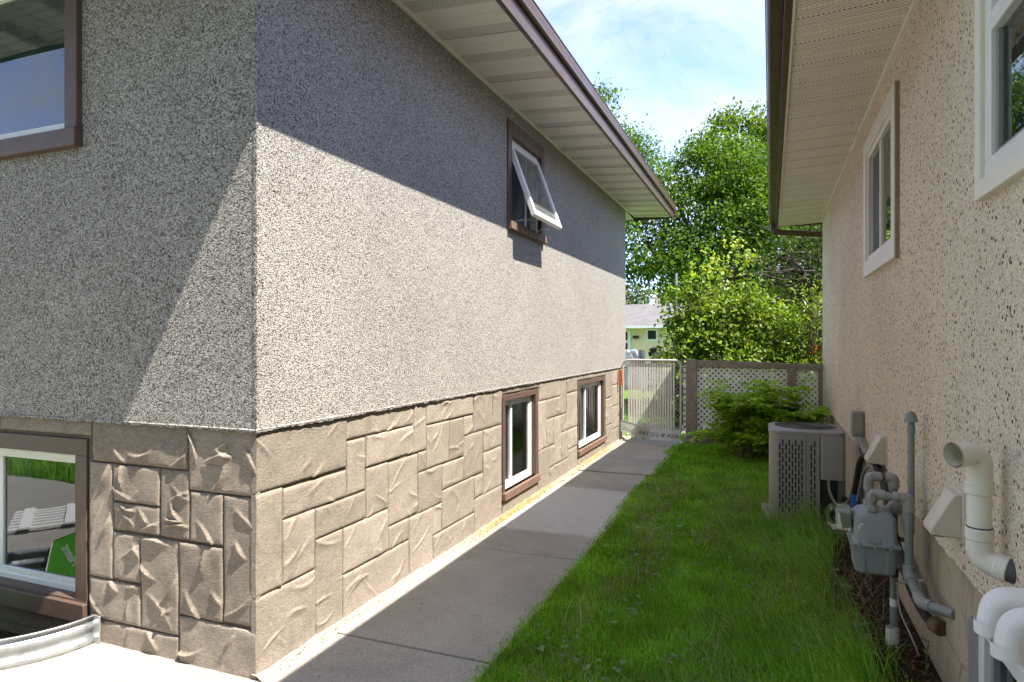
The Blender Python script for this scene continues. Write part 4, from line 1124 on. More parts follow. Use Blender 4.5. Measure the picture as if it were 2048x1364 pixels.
# ---------------------------------------------------------------- air conditioner and its lines
pad = MB().box(-.075, .60, 5.56, 6.28, -.03, .045).build('equipment_pad', 'pad_concrete', bevel=.008); tag(pad, 'grey concrete pad under the air conditioner', 'pad')
ac = empty('air_conditioner', (.27, 5.93, .045), 'grey slotted air conditioner condenser standing in the grass by the beige wall', 'air conditioner')
X0, X1, Y0, Y1, Z0, Z1 = -.012, .545, 5.65, 6.21, .05, .785
def rrect(x0, x1, y0, y1, r, n=6):
    out = []
    for cx, cy, a0 in ((x1-r, y1-r, 0), (x0+r, y1-r, 90), (x0+r, y0+r, 180), (x1-r, y0+r, 270)):
        for k in range(n+1):
            a = R_(a0 + 90*k/n); out.append((cx + r*math.cos(a), cy + r*math.sin(a)))
    return out
def loft(mb, sections):
    rings = []
    for pts, z in sections:
        rings.append(len(mb.v)); mb.v += [(x, y, z) for x, y in pts]
    n = len(sections[0][0])
    for a, b in zip(rings, rings[1:]):
        for j in range(n): k = (j+1) % n; mb.f.append((a+j, a+k, b+k, b+j))
    mb.f.append(tuple(rings[0]+j for j in range(n))[::-1]); mb.f.append(tuple(rings[-1]+j for j in range(n)))
    return mb
loft(MB(), [(rrect(X0+.02, X1-.02, Y0+.02, Y1-.02, .07), Z0+.01), (rrect(X0+.02, X1-.02, Y0+.02, Y1-.02, .07), Z1-.03)]).build('coil', 'coil', ac)
loft(MB(), [(rrect(X0-.004, X1+.004, Y0-.004, Y1+.004, .085), Z1-.028), (rrect(X0-.004, X1+.004, Y0-.004, Y1+.004, .085), Z1-.008), (rrect(X0+.008, X1-.008, Y0+.008, Y1-.008, .08), Z1)]).build('top_cover', 'air_con_paint', ac, smooth=True)
loft(MB(), [(rrect(X0-.002, X1+.002, Y0-.002, Y1+.002, .085), Z0-.004), (rrect(X0-.002, X1+.002, Y0-.002, Y1+.002, .085), Z0+.022)]).build('base_pan', 'air_con_paint', ac, smooth=True)
# louvred front: a sheet with real slots; corner turns come as plain curved strips
Wt = X1 - X0
FX = lambda fr: X0 + Wt*fr
zt, zb = Z1-.03, Z0+.022
cols = [.145, .187, .230, .272, .314, .356, .398, .440, .560, .605]
def slots(cols, wid, z_lo, z_hi, pitch, ln):
    ops = []
    for i, f in enumerate(cols):
        z = z_hi - (.0 if i % 2 else pitch*.5)
        while z - ln > z_lo:
            ops.append((FX(f)-wid/2, FX(f)+wid/2, z-ln, z)); z -= pitch
    return ops
ops = slots(cols, .0115, zb+.035, zt-.045, .0665, .054)
PA = lambda u, v, w: (u, Y0 + w, v)
mb = MB()
def sheet(ops, u0, u1, v0, v1):
    cs = sorted({(o[0], o[1]) for o in ops}); u = u0
    for a, b in cs:
        mb.quad(PA(u, v0, 0), PA(a, v0, 0), PA(a, v1, 0), PA(u, v1, 0))
        z = v0
        for o in sorted((o for o in ops if o[0] == a), key=lambda o: o[2]):
            mb.quad(PA(a, z, 0), PA(b, z, 0), PA(b, o[2], 0), PA(a, o[2], 0)); z = o[3]
            for p, q in (((a, o[2]), (b, o[2])), ((b, o[2]), (b, o[3])), ((b, o[3]), (a, o[3])), ((a, o[3]), (a, o[2]))):
                mb.quad(PA(*p, 0), PA(*q, 0), PA(*q, .012), PA(*p, .012))
        mb.quad(PA(a, z, 0), PA(b, z, 0), PA(b, v1, 0), PA(a, v1, 0)); u = b
    mb.quad(PA(u, v0, 0), PA(u1, v0, 0), PA(u1, v1, 0), PA(u, v1, 0))
sheet(ops, FX(.13), FX(.665), zb, zt)
mb.build('louvre_panel', 'air_con_paint', ac)
mb = MB(); mb.box(FX(.492), FX(.500), Y0-.004, Y0-.0005, zb, zt); mb.build('panel_seam', 'air_con_dark', ac)
mb = MB(); last = None; r = .085
for k in range(9):
    a = R_(180 + 90*k/8); p = (X0 + r + r*math.cos(a), Y0 + r + r*math.sin(a))
    if k == 8: p = (FX(.13), Y0)
    if last: mb.quad((*last, zb), (*p, zb), (*p, zt), (*last, zt))
    last = p
mb.quad((X0, Y0+r, zb), (X0, Y1-r, zb), (X0, Y1-r, zt), (X0, Y0+r, zt)); mb.build('corner_panel', 'air_con_paint', ac, smooth=True)
loft(MB(), [(rrect(FX(.665), X1, Y0-.003, Y0+.2, .03), Z0+.36), (rrect(FX(.665), X1, Y0-.003, Y0+.2, .03), zt)]).build('service_panel', 'air_con_paint', ac, smooth=True)
mb = MB(); mb.box(FX(.665), X1, Y0+.03, Y0+.2, zb, Z0+.36); mb.build('valve_recess', 'air_con_dark', ac)
mb = MB(); mb.box(FX(.665), FX(.672), Y0, Y0+.03, zb, Z0+.36); mb.build('recess_edge', 'air_con_paint', ac)
mb = MB(); mb.box(FX(.80), FX(.845), Y0+.026, Y0+.03, Z0+.105, Z0+.125); mb.build('sticker', 'sticker', ac)
cx, cy = (X0+X1)/2, (Y0+Y1)/2
mb = MB(); mb.lathe([(.235, 0), (.235, .004)], Matrix.Translation((cx, cy, Z1-.002)), 40); mb.build('fan_well', 'coil', ac)
for k in range(9):
    mb = MB(); r = .235 - k*.024; mb.tube([(cx + r*math.cos(R_(9*j)), cy + r*math.sin(R_(9*j)), Z1+.010) for j in range(41)], .0028, 5, cap=False); mb.build('guard_ring', 'fan_guard', ac, smooth=True)
for k in range(6):
    a = R_(60*k); mb = MB(); mb.tube([(cx + .03*math.cos(a), cy + .03*math.sin(a), Z1+.006), (cx + .238*math.cos(a), cy + .238*math.sin(a), Z1+.006)], .0028, 5); mb.build('guard_spoke', 'fan_guard', ac)
mb = MB(); mb.lathe([(.262, 0), (.250, .008), (.236, .010), (.235, .003)], Matrix.Translation((cx, cy, Z1-.001)), 40, cap=False); mb.build('fan_shroud', 'air_con_paint', ac, smooth=True)

ls = empty('refrigerant_line', (.62, 4.4, .3), 'black insulated refrigerant lines strapped along the beige wall to a hole near the ground', 'pipe')
mb = MB(); mb.tube(arc_path([(.53, 5.70, .26), (.575, 5.45, .30), (.60, 5.28, .66), (.632, 5.05, .72), (.632, 4.5, .68), (.625, 4.1, .46), (.622, 3.60, .32), (.632, 3.36, .290), (.655, 3.24, .285)], .16, 6), .021, 12); mb.build('insulation', 'rubber_black', ls, smooth=True)
mb = MB(); mb.tube([(.650, 3.262, .288), (.672, 3.215, .285)], .034, 16); mb.build('wall_seal', 'foam_end', ls, bevel=.006)
mb = MB(); mb.tube(arc_path([(.53, 5.69, .20), (.585, 5.40, .26), (.612, 5.22, .58), (.640, 5.0, .66), (.645, 4.4, .60), (.645, 4.0, .38), (.648, 3.5, .27)], .16, 6), .010, 8); mb.build('liquid_line', 'conduit_grey', ls, smooth=True)
mb = MB(); mb.tube([(.582, 5.40, .275), (.582, 5.40, .365)], .033, 16); mb.build('valve_cap', 'blue_plastic', ls, bevel=.005)
for p in ((.632, 4.7, .692), (.626, 4.2, .52), (.622, 3.75, .355)):
    mb = MB(); mb.tube([(p[0], p[1]-.006, p[2]), (p[0], p[1]+.006, p[2])], .024, 12); mb.build('tie', 'dark_rod', ls)
db = empty('disconnect_box', (.63, 5.68, .76), 'small grey electrical disconnect box on the beige wall above the air conditioner lines', 'electrical box')
mb = MB(); mb.box(.585, .672, 5.60, 5.72, .765, .955); mb.build('box', 'box_grey', db, bevel=.006)
mb = MB(); mb.box(.600, .655, 5.592, 5.601, .785, .935); mb.build('cover', 'box_grey', db, bevel=.003)
cd = empty('electrical_conduit', (.6, 5.4, .4), 'grey flexible conduit looping from the air conditioner to the wall box', 'conduit')
mb = MB(); mb.tube(arc_path([(.425, 5.672, .415), (.425, 5.655, .33), (.47, 5.60, .225), (.545, 5.50, .27), (.595, 5.30, .60), (.622, 5.22, .70), (.632, 5.40, .73), (.628, 5.62, .765)], .10, 6), .0095, 8); mb.build('conduit', 'conduit_grey', cd, smooth=True)
mb = MB(); mb.tube([(.425, 5.672, .395), (.425, 5.672, .425)], .015, 8); mb.build('connector', 'conduit_grey', cd)
mb = MB(); mb.tube(arc_path([(.628, 5.62, .765), (.630, 5.45, .72), (.632, 5.1, .70), (.636, 4.75, .66), (.64, 4.3, .52)], .1, 6), .014, 8); mb.build('conduit', 'conduit_grey', cd, smooth=True)

# ---------------------------------------------------------------- chain-link gate
GY = 9.72
gt = empty('garden_gate', (-1.64, GY, 0), 'chain-link gate with white privacy slats between the grey house and the lattice fence', 'gate')
gx0, gx1, gz0, gz1 = -2.068, -1.212, .13, 1.215
mb = MB(); loop = arc_path([(gx0, GY, .7), (gx0, GY, gz1), (gx1, GY, gz1), (gx1, GY, gz0), (gx0, GY, gz0), (gx0, GY, .7)], .10, 6); mb.tube(loop, .0185, 10, cap=False); mb.build('frame', 'galvanised_pipe', gt, smooth=True)
mb = MB(); p = .058
for s in (1, -1):
    k = -30
    while k < 40:
        x0 = gx0 + k*p; pts = []
        # wires run diagonally, clipped to the frame
        ta = max(0, (gx0-x0) if s > 0 else (x0-gx1)); tb_ = min(gz1-gz0, (gx1-x0) if s > 0 else (x0-gx0))
        if tb_ - ta > .02:
            mb.tube([(x0 + s*ta, GY+.003*s, gz0+ta), (x0 + s*tb_, GY+.003*s, gz0+tb_)], .0022, 4, cap=False)
        k += 1
o = mb.build('chain_mesh', 'galvanised', gt); o['kind'] = 'stuff'
for k in range(18):
    x = gx0 + .095 + k*(gx1-gx0-.20)/17
    mb = MB(); zt_ = gz1 - .03 - random.uniform(0, .015); dx = random.uniform(-.003, .003)
    mb.prism([(x-.0135, GY-.006, .16), (x+.0135, GY-.006, .16), (x+.0135+dx, GY-.006, zt_), (x-.0135+dx, GY-.006, zt_)], (0, .006, 0)); mb.build('slat', 'slat_white', gt)
mb = MB(); mb.box(gx0+.03, gx0+.62, GY+.012, GY+.024, .78, .815); mb.build('brace', 'slat_white', gt)
for z in (.32, .98):
    mb = MB(); mb.tube([(gx0-.045, GY, z), (gx0+.02, GY, z)], .009, 6); mb.build('hinge', 'dark_rod', gt)
def plate(xa, za, xb, zb_, hgt, mat, dy, txt=None, tcol=None, tsz=.075):
    a = Vector((xa, GY-.03-dy, za)); b = Vector((xb, GY-.03-dy, zb_)); u = (b-a); L = u.length; u.normalize(); v = Vector((-u.z, 0, u.x)); n = Vector((0, -1, 0))
    mb = MB(); pts = [a, b, b + v*hgt, a + v*hgt]; mb.prism([tuple(q) for q in pts], (0, .004, 0)); o = mb.build('licence_plate', mat, gt, bevel=.002)
    mb = MB()
    for q0, q1 in zip(pts, pts[1:]+pts[:1]): mb.bar(q0 + n*.001, q1 + n*.001, .005, .003, (0, 1, 0))
    mb.build('rim', mat, o)
    if txt:
        M = Matrix(((u.x, v.x, n.x, 0), (u.y, v.y, n.y, 0), (u.z, v.z, n.z, 0), (0, 0, 0, 1)))
        for s, fr, tc, sz in txt:
            Mq = M.copy(); Mq.translation = a + u*(L*fr) + v*(hgt*.45) + n*.0022
            text_mesh('lettering', s, sz, Mq, tc, o)
plate(-2.12, .155, -1.83, .085, .165, 'plate_green', .000, [('SN', .30, 'plate_pale', .085), ('500', .70, 'plate_pale', .07)])
plate(-1.87, .088, -1.62, .045, .150, 'plate_grey', .006, [('B41', .45, 'plate_ink', .095)])
plate(-1.66, .045, -1.225, .040, .155, 'plate_white', .012, [('SN-4', .24, 'plate_blue', .098), ('7-A506', .71, 'plate_ink', .082)])

gp = empty('gate_post', (-2.10, 9.66, 0), 'thin dark post with an orange latch block against the corner of the grey house', 'post')
mb = MB(); mb.tube([(-2.085, 9.60, 0), (-2.085, 9.60, .92)], .012, 8); mb.build('rod', 'dark_rod', gp)
mb = MB(); mb.box(-2.095, -2.04, 9.55, 9.60, .84, 1.075); mb.build('latch_block', 'rust_orange', gp, bevel=.004)

# ---------------------------------------------------------------- lattice fence
lf = empty('lattice_fence', (-.25, 9.7, 0), 'white diagonal lattice fence in a weathered wooden frame behind the leafy plant', 'fence')
FYL = 9.70
for x0, x1, y0, z1 in ((-1.135, -.985, FYL-.055, 1.235), (.215, .325, FYL-.05, 1.19), (.600, .655, FYL-.03, 1.16)):
    mb = MB(); mb.box(x0, x1, y0, FYL+.045, -.1, z1); mb.build('post', 'weathered_wood', lf, bevel=.006)
mb = MB(); mb.prism([(-.983, FYL-.045, 1.225), (.213, FYL-.045, 1.195), (.213, FYL-.045, 1.115), (-.983, FYL-.045, 1.125)], (0, .09, 0)); mb.build('rail', 'weathered_wood', lf, bevel=.005)
mb = MB(); mb.prism([(.327, FYL-.045, 1.19), (.66, FYL-.045, 1.185), (.66, FYL-.045, 1.10), (.327, FYL-.045, 1.11)], (0, .09, 0)); mb.build('rail', 'weathered_wood', lf, bevel=.005)
for x0, x1 in ((-.983, .213), (.327, .60)):
    mb = MB(); mb.box(x0, x1, FYL-.045, FYL+.04, .10, .19); mb.build('rail', 'weathered_wood', lf, bevel=.005)
    mb = MB(); mb.box(x0, x1, FYL-.02, FYL+.02, -.02, .095); mb.build('kick_board', 'weathered_wood', lf, bevel=.005)
def clip_strip(c, s, w, x0, x1, z0, z1):
    """diagonal strip |x*? - c| clipped to a rectangle (Sutherland-Hodgman)"""
    h = w/math.sqrt(2)*1.0
    L = 4
    pts = [(c-h-L, -L*s), (c+h-L, -L*s), (c+h+L, L*s), (c-h+L, L*s)]
    pts = [(x, z + (z0+z1)/2) for x, z in pts]
    for ax, lim, sg_ in ((0, x0, 1), (0, x1, -1), (1, z0, 1), (1, z1, -1)):
        out = []
        for p, q in zip(pts, pts[1:]+pts[:1]):
            fp, fq = (p[ax]-lim)*sg_, (q[ax]-lim)*sg_
            if fp >= 0: out.append(p)
            if fp*fq < 0:
                t_ = fp/(fp-fq); out.append((p[0]+(q[0]-p[0])*t_, p[1]+(q[1]-p[1])*t_))
        pts = out
        if not pts: return None
    return pts
for x0, x1 in ((-1.175, .225), (.315, .615)):
    for s, yy in ((1, FYL-.006), (-1, FYL+.006)):
        c = x0 - 1.2
        while c < x1 + 1.2:
            pts = clip_strip(c, s, .028, x0, x1, .14, 1.15)
            if pts and len(pts) > 2:
                mb = MB(); mb.prism([(x, yy-.005, z) for x, z in pts], (0, .010, 0)); mb.build('lattice_strip', 'lattice_white', lf)
            c += .0785
mb = MB(); mb.tube([(-.80, FYL, 1.21), (-.80, FYL, 1.285), (-.66, FYL, 1.285), (-.66, FYL, 1.20)], .004, 6); mb.build('wire_hook', 'galvanised', lf)

# house across the front yard, mirrored in the windows
ah = empty('street_house', (-8, -12, 0), 'beige house across the front yard, mirrored in the windows of the grey house', 'house')
mb = MB(); mb.box(-26, 4, -19, -10.5, -.02, 4.2); mb.build('wall', 'grit_dash', ah)
mb = MB(); mb.prism([(-26.5, -9.9, 4.1), (-26.5, -14.7, 7.0), (-26.5, -19.5, 4.1)], (31, 0, 0)); mb.build('roof', 'shingle', ah)
for k in range(5):
    x = -23 + k*5.2; w = MB().box(x, x+1.8, -10.52, -10.44, 1.2, 2.7).build('window', 'white_vinyl', ah); pane([(x+.1, -10.43, 1.3), (x+1.7, -10.43, 1.3), (x+1.7, -10.43, 2.6), (x+.1, -10.43, 2.6)], w, 'car_glass')

# ---------------------------------------------------------------- far background
ch = empty('far_bungalow', (-9, 34, -.5), 'cream stucco bungalow with grey shingled roof beyond the gate', 'house')
HY = 32.0; hz = -.512
mb = MB(); mb.quad((-18, HY, hz), (-2.2, HY, hz), (-2.2, HY, 2.34), (-18, HY, 2.34)); mb.quad((-2.2, HY, hz), (-2.2, HY+9, hz), (-2.2, HY+9, 2.34), (-2.2, HY, 2.34)); mb.build('wall', 'far_wall', ch)
mb = MB(); mb.poly([(-18.4, HY-.6, 2.22), (-1.8, HY-.6, 2.22), (-1.8, HY+4.4, 3.55), (-18.4, HY+4.4, 3.55)]); mb.poly([(-18.4, HY+9.6, 2.22), (-1.8, HY+9.6, 2.22), (-1.8, HY+4.4, 3.55), (-18.4, HY+4.4, 3.55)])
mb.poly([(-1.8, HY-.6, 2.22), (-1.8, HY+9.6, 2.22), (-1.8, HY+4.4, 3.55)]); rf = mb.build('roof', 'far_shingles', ch)
mb = MB(); mb.box(-18.4, -1.8, HY-.66, HY-.61, 2.12, 2.25); mb.build('fascia', 'white_vinyl', ch)
mb = MB(); mb.quad((-18.4, HY-.6, 2.13), (-1.8, HY-.6, 2.13), (-1.8, HY, 2.13), (-18.4, HY, 2.13)); mb.build('soffit', 'white_vinyl', ch)
for x, y, h, r, m in ((-4.72, HY+1.5, .55, .07, 'galvanised'), (-6.15, HY+4.6, .42, .14, 'white_vinyl')):
    z0 = 2.22 + (y-HY+.6)/5*1.33 - .1
    mb = MB(); mb.lathe([(r*1.6, 0), (r, .12), (r, h), (r*1.5, h+.02), (r*1.5, h+.12), (r*.4, h+.18)], Matrix.Translation((x, y, z0)), 12); mb.build('vent_stack', m, rf, smooth=True)
def far_window(x0, x1, z0, z1):
    f = MB()
    for q in ((x0, x1, z0, z0+.09), (x0, x1, z1-.09, z1), (x0, x0+.09, z0+.09, z1-.09), (x1-.09, x1, z0+.09, z1-.09)): f.box(q[0], q[1], HY-.06, HY-.003, q[2], q[3])
    w = f.build('window', 'white_vinyl', ch); pane([(x0+.08, HY-.03, z0+.08), (x1-.08, HY-.03, z0+.08), (x1-.08, HY-.03, z1-.08), (x0+.08, HY-.03, z1-.08)], w, 'car_glass')
far_window(-5.66, -5.08, 1.50, 2.10); far_window(-3.9, -3.2, 1.3, 2.10)
dr = MB().box(-7.25, -6.40, HY-.05, HY-.004, .05, 2.06).build('door', 'white_vinyl', ch, bevel=.01)
for z0, z1 in ((1.55, 1.95), (.55, 1.40)):
    pane([(-7.1, HY-.056, z0), (-6.56, HY-.056, z0), (-6.56, HY-.056, z1), (-7.1, HY-.056, z1)], dr, 'car_glass')
MB().box(-6.29, -6.02, HY-.16, HY-.004, 1.62, 1.76).build('mailbox', 'dark_rod', ch, bevel=.01)

sh = empty('metal_roofed_shed', (2.5, 26, -.5), 'low building with pale metal roof and dark glazed front behind the shrubs', 'shed')
SY = 24.0
mb = MB(); mb.box(.1, 7, SY, SY+5, hz, 2.2); mb.build('wall', 'room_dark', sh)
mb = MB(); mb.prism([(-.3, SY-.5, 2.12), (-.3, SY-.5, 2.26), (-.3, SY+5.2, 2.92), (-.3, SY+5.2, 2.80)], (7.6, 0, 0)); mb.build('roof', 'metal_roof', sh)
for k in range(6): pane([(.25+k*1.1, SY-.01, 1.25), (1.2+k*1.1, SY-.01, 1.25), (1.2+k*1.1, SY-.01, 2.05), (.25+k*1.1, SY-.01, 2.05)], sh, 'car_glass')
MB().box(.12, 6.9, SY-.04, SY-.005, .7, 1.22).build('lower_panel', 'red_paint', sh)

# pickup in the lane with a load of scrap
pk = empty('pickup_truck', (-4.9, 21, -.512), 'white pickup truck parked in the lane beyond the gate', 'truck')
tx, ty, tz = -5.9, 20.6, -.512
prof = [(-.0, .45), (0, 1.05), (.25, 1.10), (.42, 1.70), (1.55, 1.72), (1.75, 1.08), (1.75, .45)]
mb = MB(); mb.prism([(tx+.1+x, ty, tz+z) for x, z in prof], (0, 1.75, 0)); mb.build('cab', 'car_white', pk, bevel=.05, seg=3)
mb = MB(); mb.prism([(tx+.1+x, ty-.006, tz+z) for x, z in ((.85, 1.15), (.85, 1.62), (1.42, 1.62), (1.54, 1.15))], (0, .01, 0)); mb.build('side_window', 'car_glass', pk)
mb = MB(); mb.box(tx+1.87, tx+3.9, ty, ty+.08, tz+.5, tz+1.06); mb.box(tx+1.87, tx+3.9, ty+1.67, ty+1.75, tz+.5, tz+1.06); mb.box(tx+1.87, tx+3.9, ty+.081, ty+1.669, tz+.5, tz+.6); mb.box(tx+3.82, tx+3.9, ty+.081, ty+1.669, tz+.601, tz+1.04); mb.build('bed', 'car_white', pk, bevel=.02)
mb = MB(); mb.prism([(tx+.1+x, ty+.05, tz+z) for x, z in ((-1.25, .45), (-1.25, .85), (-1.1, 1.0), (-.01, 1.04), (-.01, .45))], (0, 1.65, 0)); mb.build('bonnet', 'car_white', pk, bevel=.05, seg=3)
for wx in (-.35, 2.95):
    for wy in (.1, 1.63):
        mb = MB(); mb.lathe([(.33, -.1), (.36, -.08), (.36, .08), (.33, .1)], Matrix.Translation((tx+wx, ty+wy, tz+.36)) @ Matrix.Rotation(R_(90), 4, 'X'), 20); wh = mb.build('wheel', 'tyre', pk, smooth=True)
        mb = MB(); mb.lathe([(.20, -.11), (.20, .11)], Matrix.Translation((tx+wx, ty+wy, tz+.36)) @ Matrix.Rotation(R_(90), 4, 'X'), 16); mb.build('rim', 'galvanised', wh)
ar = empty('old_armchair', (-3.8, 21, .1), 'worn tan armchair loaded upright on the pickup', 'armchair')
mb = MB(); mb.box(-3.98, -3.52, ty+.3, ty+.9, .10, .45); mb.build('seat', 'junk_tan', ar, bevel=.05)
mb = MB(); mb.prism([(-3.98, ty+.3, .46), (-3.82, ty+.3, .46), (-3.84, ty+.3, 1.20), (-3.95, ty+.3, 1.22)], (0, .6, 0)); mb.build('backrest', 'junk_grey', ar, bevel=.04)
for q in (ty+.22, ty+.91): MB().box(-3.90, -3.5, q, q+.09, .30, .75).build('arm', 'junk_tan', ar, bevel=.03)
bk = MB().lathe([(.02, .0), (.16, .04), (.19, .16), (.15, .29), (.03, .34)], Matrix.Translation((-3.60, ty+1.2, .95)), 16).build('rubber_ball', 'tyre', smooth=True); tag(bk, 'round black ball on top of the scrap load', 'ball'); bk.location.z = 0
sk_ = empty('scrap_bag', (-3.3, ty+1.1, .09), 'tan cloth sacks heaped in the truck bed', 'sack')
for p in ((-3.38, ty+.9, .9, .25), (-3.15, ty+1.15, .86, .22)):
    mb = MB(); mb.lathe([(p[3]*.7, -.75), (p[3], -.3), (p[3], .0), (p[3]*.7, .18), (p[3]*.2, .26)], Matrix.Translation(p[:3]), 12); mb.build('sack', 'junk_tan', sk_, smooth=True)
pl_ = empty('plank_bundle', (-2.9, ty+.7, .09), 'bundle of weathered planks sticking up from the truck bed', 'planks')
for k in range(6):
    mb = MB(); a = Vector((-3.35+k*.03, ty+.55+.09*k, .12)); b = Vector((-2.25+random.uniform(-.12, .12), ty+.5+.11*k, 1.32+random.uniform(-.08, .14))); mb.bar(a, b, .09, .03); mb.build('plank', 'junk_grey', pl_)
br_ = empty('cut_branches', (-2.6, ty+.7, .1), 'pale cut branches piled over the plank bundle', 'branches')
for k in range(9):
    a = Vector((-2.45+random.uniform(-.15, .15), ty+.7+random.uniform(-.3, .3), 1.0)); d = Vector((random.uniform(-.4, .5), random.uniform(-.3, .3), random.uniform(.1, .42)))
    mb = MB(); mb.tube([a-d*.6, a, a+d*.7], [.022, .018, .008], 5); mb.build('branch', 'cut_wood', br_)

def pole(name, x, y, z0, z1, r, mat, label):
    mb = MB(); mb.tube([(x, y, z0), (x, y, z1)], [r, r*.8], 10); o = mb.build(name, mat, None, smooth=True); tag(o, label, 'pole')
    return o
pole('utility_pole', -6.5, 40, -.5, 4.5, .17, 'pole_wood', 'weathered wooden utility pole behind the cream bungalow roof')
pole('metal_pole', -1.87, 14.2, -.4, 2.95, .030, 'pole_metal', 'slim grey metal pole standing beside the shrubs')

# ---------------------------------------------------------------- trees and shrubs
def unit(n):
    v = rng.normal(size=(n, 3)); return v/np.linalg.norm(v, axis=1, keepdims=True)
def leaf_arrays(pos, tip, nrm, L, W, fold=.18):
    """4-vertex leaves: base, left, tip, right"""
    side = np.cross(tip, nrm); side /= np.linalg.norm(side, axis=1, keepdims=True)+1e-9
    up = np.cross(side, tip)
    L = L[:, None]; W = W[:, None]
    mid = pos + tip*L*.45
    V = np.stack([pos, mid + side*W*.5 + up*W*fold, pos + tip*L - up*L*.08, mid - side*W*.5 + up*W*fold], 1).reshape(-1, 3)
    n = len(pos); F = np.arange(n*4).reshape(n, 4)
    return V, F
def make_leaves(centres, per, spread, size, mat, parent, name='crown', up=.5, outc=None):
    C = np.repeat(np.asarray(centres), per, 0); n = len(C)
    P = C + rng.normal(size=(n, 3))*np.asarray(spread)
    tip = unit(n); tip[:, 2] -= .35; tip /= np.linalg.norm(tip, axis=1, keepdims=True)
    nr = unit(n)*.8 + np.array([.25, -.25, up])
    if outc is not None: nr += (P-outc)/np.linalg.norm(P-outc, axis=1, keepdims=True)*.5
    nr /= np.linalg.norm(nr, axis=1, keepdims=True)
    L = size*rng.uniform(.65, 1.35, n); V, F = leaf_arrays(P, tip, nr, L, L*rng.uniform(.5, .7, n))
    return np_mesh(name, V, F, mat, parent)
def limb(mb, a, b, r0, r1, wob=.1, n=6, s=6):
    a = Vector(a); b = Vector(b); pts = []
    for k in range(n+1):
        u = k/n; p = a.lerp(b, u); w = wob*math.sin(u*math.pi)
        pts.append(p + Vector((random.uniform(-w, w), random.uniform(-w, w), random.uniform(-w*.3, w*.5))))
    mb.tube(pts, [r0 + (r1-r0)*k/n for k in range(n+1)], s); return pts
def tree(name, label, base, trunk_top, r, blobs, per, clumps, size, mat, bark='bark', group=None, spread=.24, forks=None, shell=.55):
    """tapered trunk with limbs to every lobe; leaves in clumps scattered through each lobe"""
    t_ = empty(name, base, label, 'tree', group)
    mb = MB(); bp = Vector(base); tt = Vector(trunk_top)
    tp = limb(mb, bp - Vector((0, 0, .2)), tt, r, r*.62, r*.5, 7, 9)
    cents = []
    for (cx, cy, cz, rx, ry, rz) in blobs:
        c = Vector((cx, cy, cz))
        k0 = tp[random.choice([4, 5, 6, 7])]
        lp = limb(mb, k0, c, r*.42, r*.10, .16, 6, 6)
        m = max(3, int(clumps*rx*ry*rz/2))
        d = unit(m); rad = rng.uniform(shell, 1.0, m)**.7
        cc = np.array([cx, cy, cz]) + d*rad[:, None]*np.array([rx, ry, rz])
        cents.append(cc)
        for q in cc[:: max(1, len(cc)//9)]:
            limb(mb, lp[random.choice([3, 4, 5, 6])], q, r*.09, r*.02, .12, 4, 4)
    mb.build('trunk', bark, t_, smooth=True)
    make_leaves(np.concatenate(cents), per, (spread, spread, spread*.75), size, mat, t_, 'crown', outc=np.array([np.mean([b[0] for b in blobs]), np.mean([b[1] for b in blobs]), np.mean([b[2] for b in blobs])-1]))
    return t_
TG = 'trees behind the fence'
tree('elm_tree', 'tall green tree behind the gate with foliage hanging low past the house corner', (-1.62, 16.6, -.45), (-1.7, 16.6, 3.6), .21,
     [(-2.9, 16.3, 4.0, .95, 1.0, 1.15), (-2.2, 16.7, 5.0, 1.15, 1.2, 1.2), (-1.2, 16.9, 5.6, 1.2, 1.2, 1.0), (-.35, 16.8, 4.7, 1.1, 1.2, 1.2), (-2.1, 16.0, 3.5, 1.0, .9, .7), (-3.3, 16.4, 3.2, .5, .6, .55), (-1.0, 16.2, 3.9, 1.0, 1.0, .8)],
     105, 64, .098, 'elm_leaf', group=TG, spread=.20)
tree('maple_tree', 'light green tree rising highest in the middle behind the lattice fence', (.05, 18.5, -.5), (-.05, 18.5, 4.2), .20,
     [(-.9, 18.6, 6.6, .95, .9, 1.05), (.35, 18.8, 6.4, 1.15, 1.1, 1.15), (1.3, 18.6, 5.6, 1.1, 1.1, 1.1), (.4, 18.2, 5.0, 1.3, 1.1, 1.0), (-.5, 18.0, 5.5, 1.0, 1.0, .9), (1.9, 18.3, 6.6, .8, .8, .8), (1.6, 18.0, 4.3, 1.0, 1.0, .9), (-.62, 18.6, 7.45, .42, .5, .42), (.55, 18.7, 7.45, .5, .5, .38), (1.25, 18.6, 7.15, .45, .5, .5), (-1.5, 18.3, 6.0, .5, .5, .45)],
     100, 60, .115, 'maple_leaf', group=TG, spread=.20)
tree('poplar_tree', 'tall narrow tree showing just above the gutter of the grey house', (-5.0, 20.5, -.5), (-5.0, 20.5, 5.0), .22,
     [(-5.2, 20.5, 8.8, .75, .8, .8), (-4.3, 20.6, 7.4, .95, 1.0, .85), (-5.0, 20.5, 7.6, 1.1, 1.0, 1.0), (-3.75, 20.4, 7.15, .62, .7, .55), (-4.6, 20.4, 6.2, 1.0, 1.0, 1.0), (-3.9, 20.5, 5.8, .8, .8, .8)],
     110, 62, .10, 'elm_leaf', group=TG)
tree('boxelder_tree', 'dark leaning tree with bare twigs beside the corner of the beige house', (1.55, 13.4, -.15), (1.15, 13.2, 2.6), .13,
     [(1.0, 13.3, 3.6, .8, .8, .7), (.35, 13.0, 3.0, .6, .7, .6), (1.4, 13.2, 2.5, .7, .7, .8), (1.5, 13.5, 3.4, .8, .8, .8), (.75, 13.4, 2.3, .45, .6, .5)],
     70, 66, .075, 'dark_leaf', bark='twig', group=TG)
